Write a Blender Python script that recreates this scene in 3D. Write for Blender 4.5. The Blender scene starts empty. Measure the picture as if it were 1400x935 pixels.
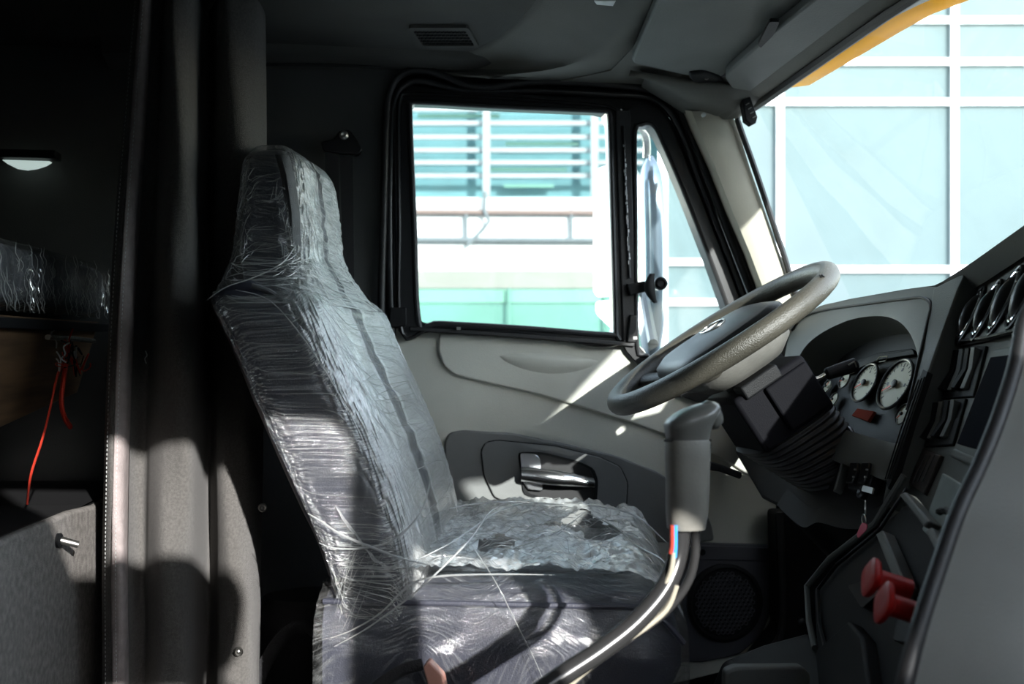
import bpy, bmesh, math, random
from mathutils import Vector, Matrix, noise
random.seed(7)
R = math.radians
C = bpy.context.scene.collection
sc = bpy.context.scene

# ------------------------------------------------------------------ camera, world, sun
CAMZ = 0.90
YAW = R(8)
F = 1400 * 35 / 36
cam_d = bpy.data.cameras.new('camera'); cam = bpy.data.objects.new('camera', cam_d); C.objects.link(cam)
cam.location = (0, 0, CAMZ); cam.rotation_euler = (R(90), 0, -YAW)
cam_d.lens = 35; cam_d.sensor_width = 36; cam_d.clip_start = 0.01; cam_d.clip_end = 200
cam_d.dof.use_dof = True; cam_d.dof.focus_distance = 1.62; cam_d.dof.aperture_fstop = 4.5
sc.camera = cam
SUN = Vector((1.0, -2.8, 1.05)).normalized()          # towards the sun
world = bpy.data.worlds.new('world'); sc.world = world; world.use_nodes = True
wn = world.node_tree; wn.nodes.clear()
wo = wn.nodes.new('ShaderNodeOutputWorld'); wb = wn.nodes.new('ShaderNodeBackground')
sky = wn.nodes.new('ShaderNodeTexSky'); sky.sky_type = 'NISHITA'; sky.sun_disc = False
sky.sun_elevation = math.asin(SUN.z); sky.sun_rotation = math.atan2(SUN.x, SUN.y)
sky.air_density = 1.0; sky.dust_density = 0.4; sky.altitude = 0
hs = wn.nodes.new('ShaderNodeHueSaturation'); hs.inputs['Saturation'].default_value = 0.5
wn.links.new(sky.outputs[0], hs.inputs['Color']); wn.links.new(hs.outputs[0], wb.inputs[0]); wn.links.new(wb.outputs[0], wo.inputs[0])
wb.inputs[1].default_value = 0.56
sun_d = bpy.data.lights.new('sun', 'SUN'); sun = bpy.data.objects.new('sun', sun_d); C.objects.link(sun)
sun_d.energy = 4.3; sun_d.angle = R(0.6); sun_d.color = (1.0, 0.98, 0.955)
sun.rotation_euler = SUN.to_track_quat('Z', 'Y').to_euler(); sun.location = SUN * 20
sc.view_settings.view_transform = 'Standard'; sc.view_settings.look = 'None'
sc.view_settings.exposure = 1.25; sc.view_settings.gamma = 1.0
try: sc.view_settings.use_curve_mapping = False
except Exception: pass

# ------------------------------------------------------------------ pixel -> place helpers
cy_, sy_ = math.cos(YAW), math.sin(YAW)
O = Vector((0, 0, CAMZ))
def ray(px, py):
    a = (px - 700) / F; b = -(py - 467.5) / F
    return Vector((a * cy_ + sy_, cy_ - a * sy_, b))
def PY(px, py, Y): d = ray(px, py); return O + d * (Y / d.y)
def PX(px, py, X): d = ray(px, py); return O + d * (X / d.x)
def PZ(px, py, z): d = ray(px, py); return O + d * ((z - CAMZ) / d.z)
def PD(px, py, D): return O + ray(px, py) * D
def PL(px, py, p0, n): d = ray(px, py); return O + d * ((Vector(p0) - O).dot(n) / d.dot(n))

# ------------------------------------------------------------------ materials
def mat(name, col, rough=0.6, metal=0.0, var=0.0, vscale=20, bump=0.0, bscale=200, spec=None, coat=0.0, col2=None, stretch=None, sheen=0, detail=4):
    m = bpy.data.materials.new(name); m.use_nodes = True
    nt = m.node_tree; b = nt.nodes['Principled BSDF']
    b.inputs['Base Color'].default_value = (*col, 1); b.inputs['Roughness'].default_value = rough
    b.inputs['Metallic'].default_value = metal
    if spec is not None: b.inputs['Specular IOR Level'].default_value = spec
    if coat: b.inputs['Coat Weight'].default_value = coat; b.inputs['Coat Roughness'].default_value = 0.15
    if sheen: b.inputs['Sheen Weight'].default_value = sheen
    tc = nt.nodes.new('ShaderNodeTexCoord'); mp = nt.nodes.new('ShaderNodeMapping')
    if stretch: mp.inputs['Scale'].default_value = stretch
    nt.links.new(tc.outputs['Object'], mp.inputs[0])
    if var > 0 or col2:
        n = nt.nodes.new('ShaderNodeTexNoise'); n.inputs['Scale'].default_value = vscale; n.inputs['Detail'].default_value = detail
        nt.links.new(mp.outputs[0], n.inputs['Vector'])
        r = nt.nodes.new('ShaderNodeValToRGB')
        c2 = col2 or tuple(min(1, c * (1 + var)) for c in col)
        c1 = col if col2 else tuple(c * (1 - var) for c in col)
        r.color_ramp.elements[0].color = (*c1, 1); r.color_ramp.elements[1].color = (*c2, 1)
        r.color_ramp.elements[0].position = 0.35; r.color_ramp.elements[1].position = 0.65
        nt.links.new(n.outputs['Fac'], r.inputs[0]); nt.links.new(r.outputs[0], b.inputs['Base Color'])
    if bump > 0:
        n2 = nt.nodes.new('ShaderNodeTexNoise'); n2.inputs['Scale'].default_value = bscale; n2.inputs['Detail'].default_value = 3
        nt.links.new(mp.outputs[0], n2.inputs['Vector'])
        bp = nt.nodes.new('ShaderNodeBump'); bp.inputs['Strength'].default_value = bump; bp.inputs['Distance'].default_value = 0.002
        nt.links.new(n2.outputs['Fac'], bp.inputs['Height']); nt.links.new(bp.outputs[0], b.inputs['Normal'])
    return m

def schlick(nt, normal=None, f0=0.04):
    g = nt.nodes.new('ShaderNodeNewGeometry'); d = nt.nodes.new('ShaderNodeVectorMath'); d.operation = 'DOT_PRODUCT'
    nt.links.new(g.outputs['Incoming'], d.inputs[0]); nt.links.new(normal or g.outputs['Normal'], d.inputs[1])
    def m(op, a, b):
        n = nt.nodes.new('ShaderNodeMath'); n.operation = op
        for i, q in enumerate((a, b)):
            if q is None: continue
            if isinstance(q, (int, float)): n.inputs[i].default_value = q
            else: nt.links.new(q, n.inputs[i])
        return n.outputs[0]
    ab = m('ABSOLUTE', d.outputs['Value'], None); om = m('SUBTRACT', 1.0, ab); p5 = m('POWER', om, 5.0)
    return m('ADD', m('MULTIPLY', p5, 1 - f0), f0)

def glass_mat(name, tint=(1, 1, 1), gloss=1.0, haze=0.03, scratch=True):
    m = bpy.data.materials.new(name); m.use_nodes = True; nt = m.node_tree; nt.nodes.clear()
    out = nt.nodes.new('ShaderNodeOutputMaterial')
    tr = nt.nodes.new('ShaderNodeBsdfTransparent'); tr.inputs[0].default_value = (*tint, 1)
    gl = nt.nodes.new('ShaderNodeBsdfGlossy'); gl.inputs['Roughness'].default_value = 0.02
    mx = nt.nodes.new('ShaderNodeMixShader'); nt.links.new(schlick(nt), mx.inputs[0])
    nt.links.new(tr.outputs[0], mx.inputs[1]); nt.links.new(gl.outputs[0], mx.inputs[2])
    df = nt.nodes.new('ShaderNodeBsdfDiffuse'); df.inputs[0].default_value = (0.85, 0.88, 0.86, 1)
    tc = nt.nodes.new('ShaderNodeTexCoord'); mp = nt.nodes.new('ShaderNodeMapping'); mp.inputs['Scale'].default_value = (1, 1, 0.35)
    mp.inputs['Rotation'].default_value = (0, R(20), 0)
    n = nt.nodes.new('ShaderNodeTexNoise'); n.inputs['Scale'].default_value = 14; n.inputs['Detail'].default_value = 6
    r = nt.nodes.new('ShaderNodeValToRGB'); r.color_ramp.elements[0].position = 0.5; r.color_ramp.elements[1].position = 0.85
    r.color_ramp.elements[0].color = (haze, haze, haze, 1); r.color_ramp.elements[1].color = (haze + 0.10, haze + 0.10, haze + 0.10, 1)
    nt.links.new(tc.outputs['Object'], mp.inputs[0]); nt.links.new(mp.outputs[0], n.inputs['Vector'])
    nt.links.new(n.outputs['Fac'], r.inputs[0])
    mx2 = nt.nodes.new('ShaderNodeMixShader'); nt.links.new(r.outputs[0], mx2.inputs[0])
    nt.links.new(mx.outputs[0], mx2.inputs[1]); nt.links.new(df.outputs[0], mx2.inputs[2])
    nt.links.new(mx2.outputs[0], out.inputs[0])
    return m

def amber_mat():
    m = bpy.data.materials.new('amber translucent lip'); m.use_nodes = True; nt = m.node_tree; b = nt.nodes['Principled BSDF']; out = nt.nodes['Material Output']
    b.inputs['Base Color'].default_value = (0.66, 0.42, 0.02, 1); b.inputs['Roughness'].default_value = 0.4
    t = nt.nodes.new('ShaderNodeBsdfTranslucent'); t.inputs[0].default_value = (0.90, 0.58, 0.02, 1)
    mx = nt.nodes.new('ShaderNodeMixShader'); mx.inputs[0].default_value = 0.5
    nt.links.new(b.outputs[0], mx.inputs[1]); nt.links.new(t.outputs[0], mx.inputs[2]); nt.links.new(mx.outputs[0], out.inputs[0])
    return m
def film_mat(name, scale=(60, 6, 1), rot=0.0, base=0.12, milk=0.55, lo=0.45, hi=0.7, white=(0.95, 0.975, 0.96), spark=0.35, coords='UV', front=0.0, ridge=0.6):
    """clear stretch wrap: see-through, with pulled streaks that turn glossy and milky"""
    m = bpy.data.materials.new(name); m.use_nodes = True; nt = m.node_tree; nt.nodes.clear()
    L = nt.links.new
    out = nt.nodes.new('ShaderNodeOutputMaterial')
    tc = nt.nodes.new('ShaderNodeTexCoord'); mp = nt.nodes.new('ShaderNodeMapping')
    mp.inputs['Scale'].default_value = scale; 
    # warp so that streaks fan and wander
    wn_ = nt.nodes.new('ShaderNodeTexNoise'); wn_.inputs['Scale'].default_value = 3.0; wn_.inputs['Detail'].default_value = 1
    L(tc.outputs[coords], wn_.inputs['Vector'])
    vm = nt.nodes.new('ShaderNodeVectorMath'); vm.operation = 'SCALE'; vm.inputs['Scale'].default_value = 0.22
    L(wn_.outputs['Color'], vm.inputs[0])
    va = nt.nodes.new('ShaderNodeVectorMath'); va.operation = 'ADD'; L(tc.outputs[coords], va.inputs[0]); L(vm.outputs[0], va.inputs[1])
    pre = nt.nodes.new('ShaderNodeMapping'); pre.inputs['Rotation'].default_value = (0, 0, rot); L(va.outputs[0], pre.inputs[0]); L(pre.outputs[0], mp.inputs[0])
    n = nt.nodes.new('ShaderNodeTexNoise'); n.inputs['Scale'].default_value = 1.0; n.inputs['Detail'].default_value = 6; n.inputs['Roughness'].default_value = 0.62
    L(mp.outputs[0], n.inputs['Vector'])
    big = nt.nodes.new('ShaderNodeTexNoise'); big.inputs['Scale'].default_value = 5.0; big.inputs['Detail'].default_value = 3
    L(tc.outputs[coords], big.inputs['Vector'])
    mpr = nt.nodes.new('ShaderNodeMapping'); mpr.inputs['Scale'].default_value = (scale[0] * .8, scale[1] * .35, 1); prr = nt.nodes.new('ShaderNodeMapping'); prr.inputs['Rotation'].default_value = (0, 0, rot + .6); L(va.outputs[0], prr.inputs[0]); L(prr.outputs[0], mpr.inputs[0])
    nr = nt.nodes.new('ShaderNodeTexNoise'); nr.inputs['Scale'].default_value = 1.0; nr.inputs['Detail'].default_value = 4; nr.inputs['Distortion'].default_value = .6; L(mpr.outputs[0], nr.inputs['Vector'])
    r1 = nt.nodes.new('ShaderNodeMath'); r1.operation = 'SUBTRACT'; r1.inputs[1].default_value = 0.5; L(nr.outputs['Fac'], r1.inputs[0])
    r2_ = nt.nodes.new('ShaderNodeMath'); r2_.operation = 'ABSOLUTE'; L(r1.outputs[0], r2_.inputs[0])
    r3 = nt.nodes.new('ShaderNodeMapRange'); r3.inputs['From Min'].default_value = 0.014; r3.inputs['From Max'].default_value = 0.0; r3.inputs['To Max'].default_value = ridge; L(r2_.outputs[0], r3.inputs['Value'])
    r = nt.nodes.new('ShaderNodeMapRange'); r.inputs['From Min'].default_value = lo; r.inputs['From Max'].default_value = hi
    r.inputs['To Min'].default_value = 0; r.inputs['To Max'].default_value = 1
    L(n.outputs['Fac'], r.inputs['Value'])
    rb = nt.nodes.new('ShaderNodeMapRange'); rb.inputs['From Min'].default_value = 0.35; rb.inputs['From Max'].default_value = 0.65
    rb.inputs['To Min'].default_value = 0.25; rb.inputs['To Max'].default_value = 1
    L(big.outputs['Fac'], rb.inputs['Value'])
    rx = nt.nodes.new('ShaderNodeMath'); rx.operation = 'MAXIMUM'; L(r.outputs[0], rx.inputs[0]); L(r3.outputs[0], rx.inputs[1])
    mu = nt.nodes.new('ShaderNodeMath'); mu.operation = 'MULTIPLY'; L(rx.outputs[0], mu.inputs[0]); L(rb.outputs[0], mu.inputs[1])
    ml = nt.nodes.new('ShaderNodeMath'); ml.operation = 'MULTIPLY_ADD'; ml.inputs[1].default_value = milk; ml.inputs[2].default_value = base
    L(mu.outputs[0], ml.inputs[0])
    if front:  # front of the film painted milkier, standing in for window light it catches
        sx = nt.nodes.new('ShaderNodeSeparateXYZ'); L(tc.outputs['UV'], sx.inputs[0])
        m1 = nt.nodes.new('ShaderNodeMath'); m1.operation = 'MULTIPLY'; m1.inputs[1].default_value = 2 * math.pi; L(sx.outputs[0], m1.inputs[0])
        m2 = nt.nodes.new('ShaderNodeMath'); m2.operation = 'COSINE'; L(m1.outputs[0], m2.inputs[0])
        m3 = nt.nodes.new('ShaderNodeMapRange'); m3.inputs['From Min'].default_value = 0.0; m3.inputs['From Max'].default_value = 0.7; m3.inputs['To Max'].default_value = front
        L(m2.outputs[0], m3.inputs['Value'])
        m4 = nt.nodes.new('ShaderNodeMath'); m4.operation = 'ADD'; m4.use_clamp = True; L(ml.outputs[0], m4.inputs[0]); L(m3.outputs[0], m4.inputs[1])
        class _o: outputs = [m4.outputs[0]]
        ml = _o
    bp = nt.nodes.new('ShaderNodeBump'); bp.inputs['Strength'].default_value = 0.7; bp.inputs['Distance'].default_value = 0.003
    L(n.outputs['Fac'], bp.inputs['Height'])
    gl = nt.nodes.new('ShaderNodeBsdfGlossy'); gl.inputs['Roughness'].default_value = 0.12; L(bp.outputs[0], gl.inputs['Normal'])
    df = nt.nodes.new('ShaderNodeBsdfDiffuse'); df.inputs[0].default_value = (*white, 1); L(bp.outputs[0], df.inputs['Normal'])
    tl = nt.nodes.new('ShaderNodeBsdfTranslucent'); tl.inputs[0].default_value = (*white, 1)
    dt = nt.nodes.new('ShaderNodeMixShader'); dt.inputs[0].default_value = 0.45; L(df.outputs[0], dt.inputs[1]); L(tl.outputs[0], dt.inputs[2])
    gd = nt.nodes.new('ShaderNodeMixShader'); gd.inputs[0].default_value = spark; L(dt.outputs[0], gd.inputs[1]); L(gl.outputs[0], gd.inputs[2])
    tr = nt.nodes.new('ShaderNodeBsdfTransparent')
    mx = nt.nodes.new('ShaderNodeMixShader'); L(ml.outputs[0], mx.inputs[0]); L(tr.outputs[0], mx.inputs[1]); L(gd.outputs[0], mx.inputs[2])
    # a clear glossy skin everywhere
    gl2 = nt.nodes.new('ShaderNodeBsdfGlossy'); gl2.inputs['Roughness'].default_value = 0.08; L(bp.outputs[0], gl2.inputs['Normal'])
    mx3 = nt.nodes.new('ShaderNodeMixShader'); L(schlick(nt, bp.outputs[0], 0.06), mx3.inputs[0]); L(mx.outputs[0], mx3.inputs[1]); L(gl2.outputs[0], mx3.inputs[2])
    L(mx3.outputs[0], out.inputs[0])
    return m

M = {}
M['door_grey'] = mat('door grey plastic', (0.56, 0.56, 0.495), 0.55, bump=0.25, bscale=500, var=0.06, vscale=6)
M['pod'] = mat('charcoal speaker plastic', (0.065, 0.066, 0.075), 0.55, bump=0.2, bscale=500)
M['door_dark'] = mat('dark door plastic', (0.17, 0.175, 0.172), 0.5, bump=0.2, bscale=500, var=0.08, vscale=8)
M['pillar'] = mat('beige pillar plastic', (0.42, 0.40, 0.32), 0.5, bump=0.15, bscale=400, var=0.05, vscale=10)
M['black_gloss'] = mat('black painted metal', (0.009, 0.009, 0.010), 0.3, spec=0.5, var=0.3, vscale=15)
M['rubber'] = mat('black rubber', (0.016, 0.016, 0.017), 0.5, bump=0.2, bscale=300)
M['black'] = mat('black plastic', (0.008, 0.0085, 0.0095), 0.55, spec=0.2, bump=0.35, bscale=600, var=0.2, vscale=12)
M['black_deep'] = mat('deep black plastic', (0.006, 0.006, 0.007), 0.6)
M['cowl'] = mat('matt black cowl plastic', (0.006, 0.006, 0.008), 0.7, bump=0.2, bscale=600, spec=0.08)
M['dash'] = mat('dark grey dash plastic', (0.115, 0.12, 0.11), 0.5, bump=0.3, bscale=600, var=0.08, vscale=10)
M['dash_light'] = mat('grey dash wrap plastic', (0.31, 0.32, 0.30), 0.6, bump=0.2, bscale=400, var=0.06, vscale=8)
M['headliner'] = mat('headliner vinyl', (0.17, 0.17, 0.15), 0.75, bump=0.4, bscale=350, var=0.07, vscale=7)
M['headliner_d'] = mat('dark headliner cloth', (0.08, 0.081, 0.076), 0.85, bump=0.4, bscale=400, var=0.1, vscale=7)
M['visor'] = mat('sun visor vinyl', (0.16, 0.17, 0.16), 0.6, bump=0.3, bscale=300, var=0.06, vscale=8)
M['wall'] = mat('dark side trim', (0.075, 0.077, 0.075), 0.75, bump=0.3, bscale=400, var=0.12, vscale=5)
M['curtain'] = mat('charcoal curtain cloth', (0.110, 0.104, 0.097), 0.95, bump=0.9, bscale=900, var=0.16, vscale=260, sheen=0.15, spec=0.1)
M['curtain_edge'] = mat('brown grey edging tape', (0.30, 0.255, 0.245), 0.8, bump=0.5, bscale=500, var=0.1, vscale=60)
M['thread'] = mat('pale thread', (0.45, 0.47, 0.45), 0.8)
M['felt'] = mat('grey felt carpet', (0.23, 0.215, 0.20), 0.98, bump=0.9, bscale=350, var=0.2, vscale=90, spec=0.05)
M['wood'] = mat('brown board', (0.14, 0.08, 0.04), 0.7, var=0.35, vscale=4, stretch=(1, 1, 12))
M['leather'] = mat('dark blue grey leatherette', (0.045, 0.048, 0.066), 0.42, bump=0.35, bscale=450, var=0.12, vscale=12)
M['leather_grey'] = mat('grey cloth insert', (0.12, 0.125, 0.13), 0.8, bump=0.5, bscale=600, var=0.1, vscale=50)
M['wheel'] = mat('worn olive grey wheel leather', (0.064, 0.060, 0.048), 0.38, bump=0.6, bscale=420, var=0.18, vscale=9)
M['wheel_light'] = mat('grey spoke plastic', (0.13, 0.127, 0.115), 0.5, bump=0.3, bscale=300, var=0.15, vscale=20)
M['pad'] = mat('horn pad black plastic', (0.035, 0.038, 0.04), 0.42, bump=0.3, bscale=500)
M['chrome'] = mat('chrome', (0.85, 0.86, 0.88), 0.08, metal=1.0)
M['chrome_soft'] = mat('satin chrome', (0.85, 0.86, 0.88), 0.22, metal=1.0)
M['steel'] = mat('dull steel', (0.5, 0.49, 0.46), 0.35, metal=1.0, var=0.2, vscale=60)
M['knob'] = mat('shift knob rubber', (0.13, 0.13, 0.118), 0.28, bump=0.15, bscale=200, var=0.12, vscale=14)
M['knob_body'] = mat('shifter body plastic', (0.17, 0.165, 0.145), 0.45, bump=0.15, bscale=300, var=0.15, vscale=16)
M['hose'] = mat('black lever sleeve', (0.03, 0.03, 0.03), 0.22)
M['blue'] = mat('blue air line', (0.05, 0.30, 0.75), 0.35)
M['redline'] = mat('red air line', (0.45, 0.06, 0.04), 0.35)
M['clear_line'] = mat('cream air line', (0.40, 0.37, 0.29), 0.35)
M['red'] = mat('red knob plastic', (0.42, 0.012, 0.01), 0.4, spec=0.25, var=0.1, vscale=20)
M['pink'] = mat('crimson key tag', (0.65, 0.03, 0.10), 0.4)
M['strap'] = mat('red orange cord', (0.60, 0.035, 0.012), 0.7, bump=0.7, bscale=500)
M['gauge'] = mat('cream gauge face', (0.46, 0.43, 0.29), 0.5)
M['needle'] = mat('orange red needle', (0.85, 0.10, 0.03), 0.5)
M['mark'] = mat('black print', (0.02, 0.02, 0.02), 0.5)
M['warn'] = mat('dull red warning window', (0.22, 0.035, 0.02), 0.9, spec=0.05)
M['screen'] = mat('dark blue black screen', (0.006, 0.007, 0.014), 0.95, spec=0.1)
M['belt'] = mat('black seat belt webbing', (0.018, 0.018, 0.02), 0.8, bump=0.5, bscale=500)
M['lens'] = mat('frosted lamp lens', (0.75, 0.80, 0.80), 0.3)
M['white'] = mat('white painted metal', (0.82, 0.83, 0.84), 0.4)
M['bwhite'] = mat('white facade frame', (0.85, 0.86, 0.86), 0.5)
M['bglass'] = mat('pale teal facade panel', (0.118, 0.156, 0.160), 0.9, spec=0.0, var=0.05, vscale=0.6)
M['bteal'] = mat('teal louvre backing', (0.095, 0.19, 0.205), 0.9, spec=0.0, var=0.10, vscale=1.2, stretch=(1, 1, 3))
M['slat'] = mat('grey louvre slat', (0.22, 0.24, 0.245), 0.8, spec=0.1)
M['parapet'] = mat('white parapet paint', (0.48, 0.48, 0.47), 0.8)
M['beige'] = mat('beige kerb wall', (0.16, 0.16, 0.135), 0.7, var=0.05, vscale=2)
M['green'] = mat('green painted wall', (0.055, 0.16, 0.12), 0.5, var=0.2, vscale=0.8)
M['green_l'] = mat('light green band', (0.09, 0.22, 0.155), 0.5, var=0.1, vscale=0.8)
M['railp'] = mat('faded pink rail', (0.16, 0.115, 0.10), 0.8)
M['railg'] = mat('grey rail', (0.10, 0.115, 0.12), 0.8)
M['yellow'] = amber_mat()
M['visor_ext'] = mat('grey brown sun shield', (0.16, 0.145, 0.12), 0.5)
M['mirror_shell'] = mat('blue grey mirror shell', (0.22, 0.27, 0.32), 0.12, metal=0.7)
M['mirror'] = mat('mirror glass', (0.93, 0.94, 0.95), 0.12, metal=1.0)
M['asphalt'] = mat('pale concrete yard', (0.25, 0.25, 0.245), 0.9, var=0.12, vscale=1.5)
M['buckle'] = mat('copper pink buckle', (0.55, 0.28, 0.22), 0.4)
M['duct'] = mat('grey paper label', (0.26, 0.30, 0.28), 0.6, var=0.08, vscale=30)
M['glass'] = glass_mat('side window glass', (0.95, 1.0, 0.99), haze=0.015)
M['wglass'] = glass_mat('windscreen glass', (0.94, 0.99, 0.98), haze=0.006)
M['gglass'] = glass_mat('gauge glass', (0.9, 0.9, 0.9), haze=0.01)
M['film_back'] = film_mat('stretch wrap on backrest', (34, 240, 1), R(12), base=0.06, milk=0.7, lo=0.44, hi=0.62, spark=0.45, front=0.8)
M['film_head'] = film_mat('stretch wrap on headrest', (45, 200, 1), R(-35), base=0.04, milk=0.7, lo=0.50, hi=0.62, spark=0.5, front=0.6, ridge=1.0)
M['film_base'] = film_mat('stretch wrap on cushion', (14, 330, 1), R(4), base=0.04, milk=0.5, lo=0.48, hi=0.66, spark=0.5)
M['film_top'] = film_mat('milky crumpled wrap', (40, 120, 1), R(40), base=0.68, milk=0.4, lo=0.38, hi=0.62, spark=0.3)
M['film_rope'] = film_mat('twisted wrap strand', (8, 60, 1), 0, base=0.55, milk=0.4, spark=0.4)
M['film_bunk'] = film_mat('wrap on bunk', (190, 7, 1), R(8), base=0.05, milk=0.9, lo=0.50, hi=0.62, spark=0.6)
def ribbed_mat():
    m = mat('ribbed dark mattress cloth', (0.10, 0.105, 0.12), 0.8); nt = m.node_tree; b = nt.nodes['Principled BSDF']
    tc = nt.nodes.new('ShaderNodeTexCoord'); w = nt.nodes.new('ShaderNodeTexWave'); w.bands_direction = 'Y'; w.inputs['Scale'].default_value = 12.0; w.inputs['Distortion'].default_value = 1.2; w.inputs['Detail Scale'].default_value = 2
    r = nt.nodes.new('ShaderNodeValToRGB'); r.color_ramp.elements[0].color = (0.05, 0.053, 0.065, 1); r.color_ramp.elements[1].color = (0.20, 0.205, 0.225, 1)
    nt.links.new(tc.outputs['Object'], w.inputs['Vector']); nt.links.new(w.outputs['Fac'], r.inputs[0]); nt.links.new(r.outputs[0], b.inputs['Base Color'])
    return m
M['mattress'] = ribbed_mat() if True else mat('dark quilted mattress', (0.10, 0.105, 0.12), 0.8, bump=0.5, bscale=300)

# ------------------------------------------------------------------ object helpers
LOC = {}
def thing(name, label, cat, loc=(0, 0, 0), group=None):
    o = bpy.data.objects.new(name, None); C.objects.link(o); o.location = loc; o.empty_display_size = 0.05
    o['label'] = label; o['category'] = cat
    if group: o['group'] = group
    LOC[o.name] = Vector(loc)
    return o
def link(name, me, m, parent=None, label=None, kind=None, smooth=40):
    o = bpy.data.objects.new(name, me); C.objects.link(o)
    if m: me.materials.append(m)
    if parent:
        base = LOC[parent.name]; me.transform(Matrix.Translation(-base)); o.parent = parent; LOC[o.name] = base
    else:
        LOC[o.name] = Vector((0, 0, 0))
    if smooth is not None:
        for p in me.polygons: p.use_smooth = True
        me.set_sharp_from_angle(angle=R(smooth))
    if label: o['label'] = label
    if kind: o['kind'] = kind
    return o
def tag(o, label, cat, group=None):
    o['label'] = label; o['category'] = cat
    if group: o['group'] = group
    return o
def bev(o, w=0.004, seg=3, ang=35):
    md = o.modifiers.new('bevel', 'BEVEL'); md.width = w; md.segments = seg; md.limit_method = 'ANGLE'; md.angle_limit = R(ang); md.harden_normals = False
    return o
def me_from(vs, fs, uvs=None):
    me = bpy.data.meshes.new('m'); me.from_pydata([tuple(v) for v in vs], [], fs); me.validate(); me.update()
    if uvs:
        uv = me.uv_layers.new(name='UVMap')
        for lp in me.loops: uv.data[lp.index].uv = uvs[lp.vertex_index]
    bm = bmesh.new(); bm.from_mesh(me); bmesh.ops.recalc_face_normals(bm, faces=bm.faces); bm.to_mesh(me); bm.free()
    return me
class MB:
    def __init__(s): s.v = []; s.f = []
    def add(s, vs, fs):
        n = len(s.v); s.v += [Vector(v) for v in vs]; s.f += [tuple(i + n for i in f) for f in fs]; return s
    def prism(s, pts, d):
        n = len(pts); d = Vector(d); vs = [Vector(p) for p in pts] + [Vector(p) + d for p in pts]
        fs = [tuple(range(n)), tuple(range(2 * n - 1, n - 1, -1))] + [(i, (i + 1) % n, n + (i + 1) % n, n + i) for i in range(n)]
        return s.add(vs, fs)
    def box(s, c, h, rot=None):
        c = Vector(c); vs = []
        for dx in (-1, 1):
            for dy in (-1, 1):
                for dz in (-1, 1):
                    v = Vector((dx * h[0], dy * h[1], dz * h[2]))
                    if rot: v = rot @ v
                    vs.append(c + v)
        return s.add(vs, [(0, 1, 3, 2), (4, 6, 7, 5), (0, 4, 5, 1), (2, 3, 7, 6), (0, 2, 6, 4), (1, 5, 7, 3)])
    def tube(s, path, r, n=10, cap=True, flat=None):
        path = [Vector(p) for p in path]; k = len(path); vs = []; rr = r if isinstance(r, (list, tuple)) else [r] * k
        up = Vector((0, 0, 1)); t0 = (path[1] - path[0]).normalized()
        if abs(t0.z) > 0.9: up = Vector((1, 0, 0))
        nrm = (up - t0 * up.dot(t0)).normalized()
        for i, p in enumerate(path):
            t = (path[min(i + 1, k - 1)] - path[max(i - 1, 0)]).normalized()
            nrm = (nrm - t * nrm.dot(t)).normalized(); b = t.cross(nrm)
            for j in range(n):
                a = 2 * math.pi * j / n
                fl = flat or 1
                vs.append(p + (nrm * math.cos(a) + b * math.sin(a) * fl) * rr[i])
        fs = [(i * n + j, i * n + (j + 1) % n, (i + 1) * n + (j + 1) % n, (i + 1) * n + j) for i in range(k - 1) for j in range(n)]
        if cap: fs += [tuple(range(n - 1, -1, -1)), tuple(range((k - 1) * n, k * n))]
        return s.add(vs, fs)
    def ring_tube(s, loop, r, n=8):
        loop = [Vector(p) for p in loop]; k = len(loop); vs = []
        c = sum(loop, Vector()) / k
        nn = Vector()
        for i in range(k): nn += (loop[i] - c).cross(loop[(i + 1) % k] - c)
        nn.normalize()
        for i, p in enumerate(loop):
            t = (loop[(i + 1) % k] - loop[i - 1]).normalized(); b = t.cross(nn).normalized()
            for j in range(n):
                a = 2 * math.pi * j / n; vs.append(p + (nn * math.cos(a) + b * math.sin(a)) * r)
        fs = [(i * n + j, i * n + (j + 1) % n, ((i + 1) % k) * n + (j + 1) % n, ((i + 1) % k) * n + j) for i in range(k) for j in range(n)]
        return s.add(vs, fs)
    def loft(s, secs, closed=True, cap=True):
        k = len(secs); n = len(secs[0]); vs = [p for q in secs for p in q]
        m = n if closed else n - 1
        fs = [(i * n + j, i * n + (j + 1) % n, (i + 1) * n + (j + 1) % n, (i + 1) * n + j) for i in range(k - 1) for j in range(m)]
        if cap and closed: fs += [tuple(range(n - 1, -1, -1)), tuple(range((k - 1) * n, k * n))]
        return s.add(vs, fs)
    def lathe(s, c, axis, prof, n=24, cap=True):
        c = Vector(c); ax = Vector(axis).normalized(); u = ax.orthogonal().normalized(); w = ax.cross(u)
        secs = [[c + ax * h + (u * math.cos(2 * math.pi * j / n) + w * math.sin(2 * math.pi * j / n)) * r for j in range(n)] for r, h in prof]
        return s.loft(secs, True, cap)
    def frame(s, outer, inner, d):
        """flat ring between two loops of equal count, with thickness d"""
        n = len(outer); d = Vector(d)
        vs = list(outer) + list(inner) + [Vector(p) + d for p in outer] + [Vector(p) + d for p in inner]
        fs = []
        for i in range(n):
            j = (i + 1) % n
            fs += [(i, j, n + j, n + i), (2 * n + i, 3 * n + i, 3 * n + j, 2 * n + j), (i, 2 * n + i, 2 * n + j, j), (n + i, n + j, 3 * n + j, 3 * n + i)]
        return s.add(vs, fs)
    def build(s, name, m, parent=None, label=None, kind=None, smooth=40, bevel=None, seg=3):
        o = link(name, me_from(s.v, s.f), m, parent, label, kind, smooth)
        if bevel: bev(o, bevel, seg)
        return o
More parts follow.
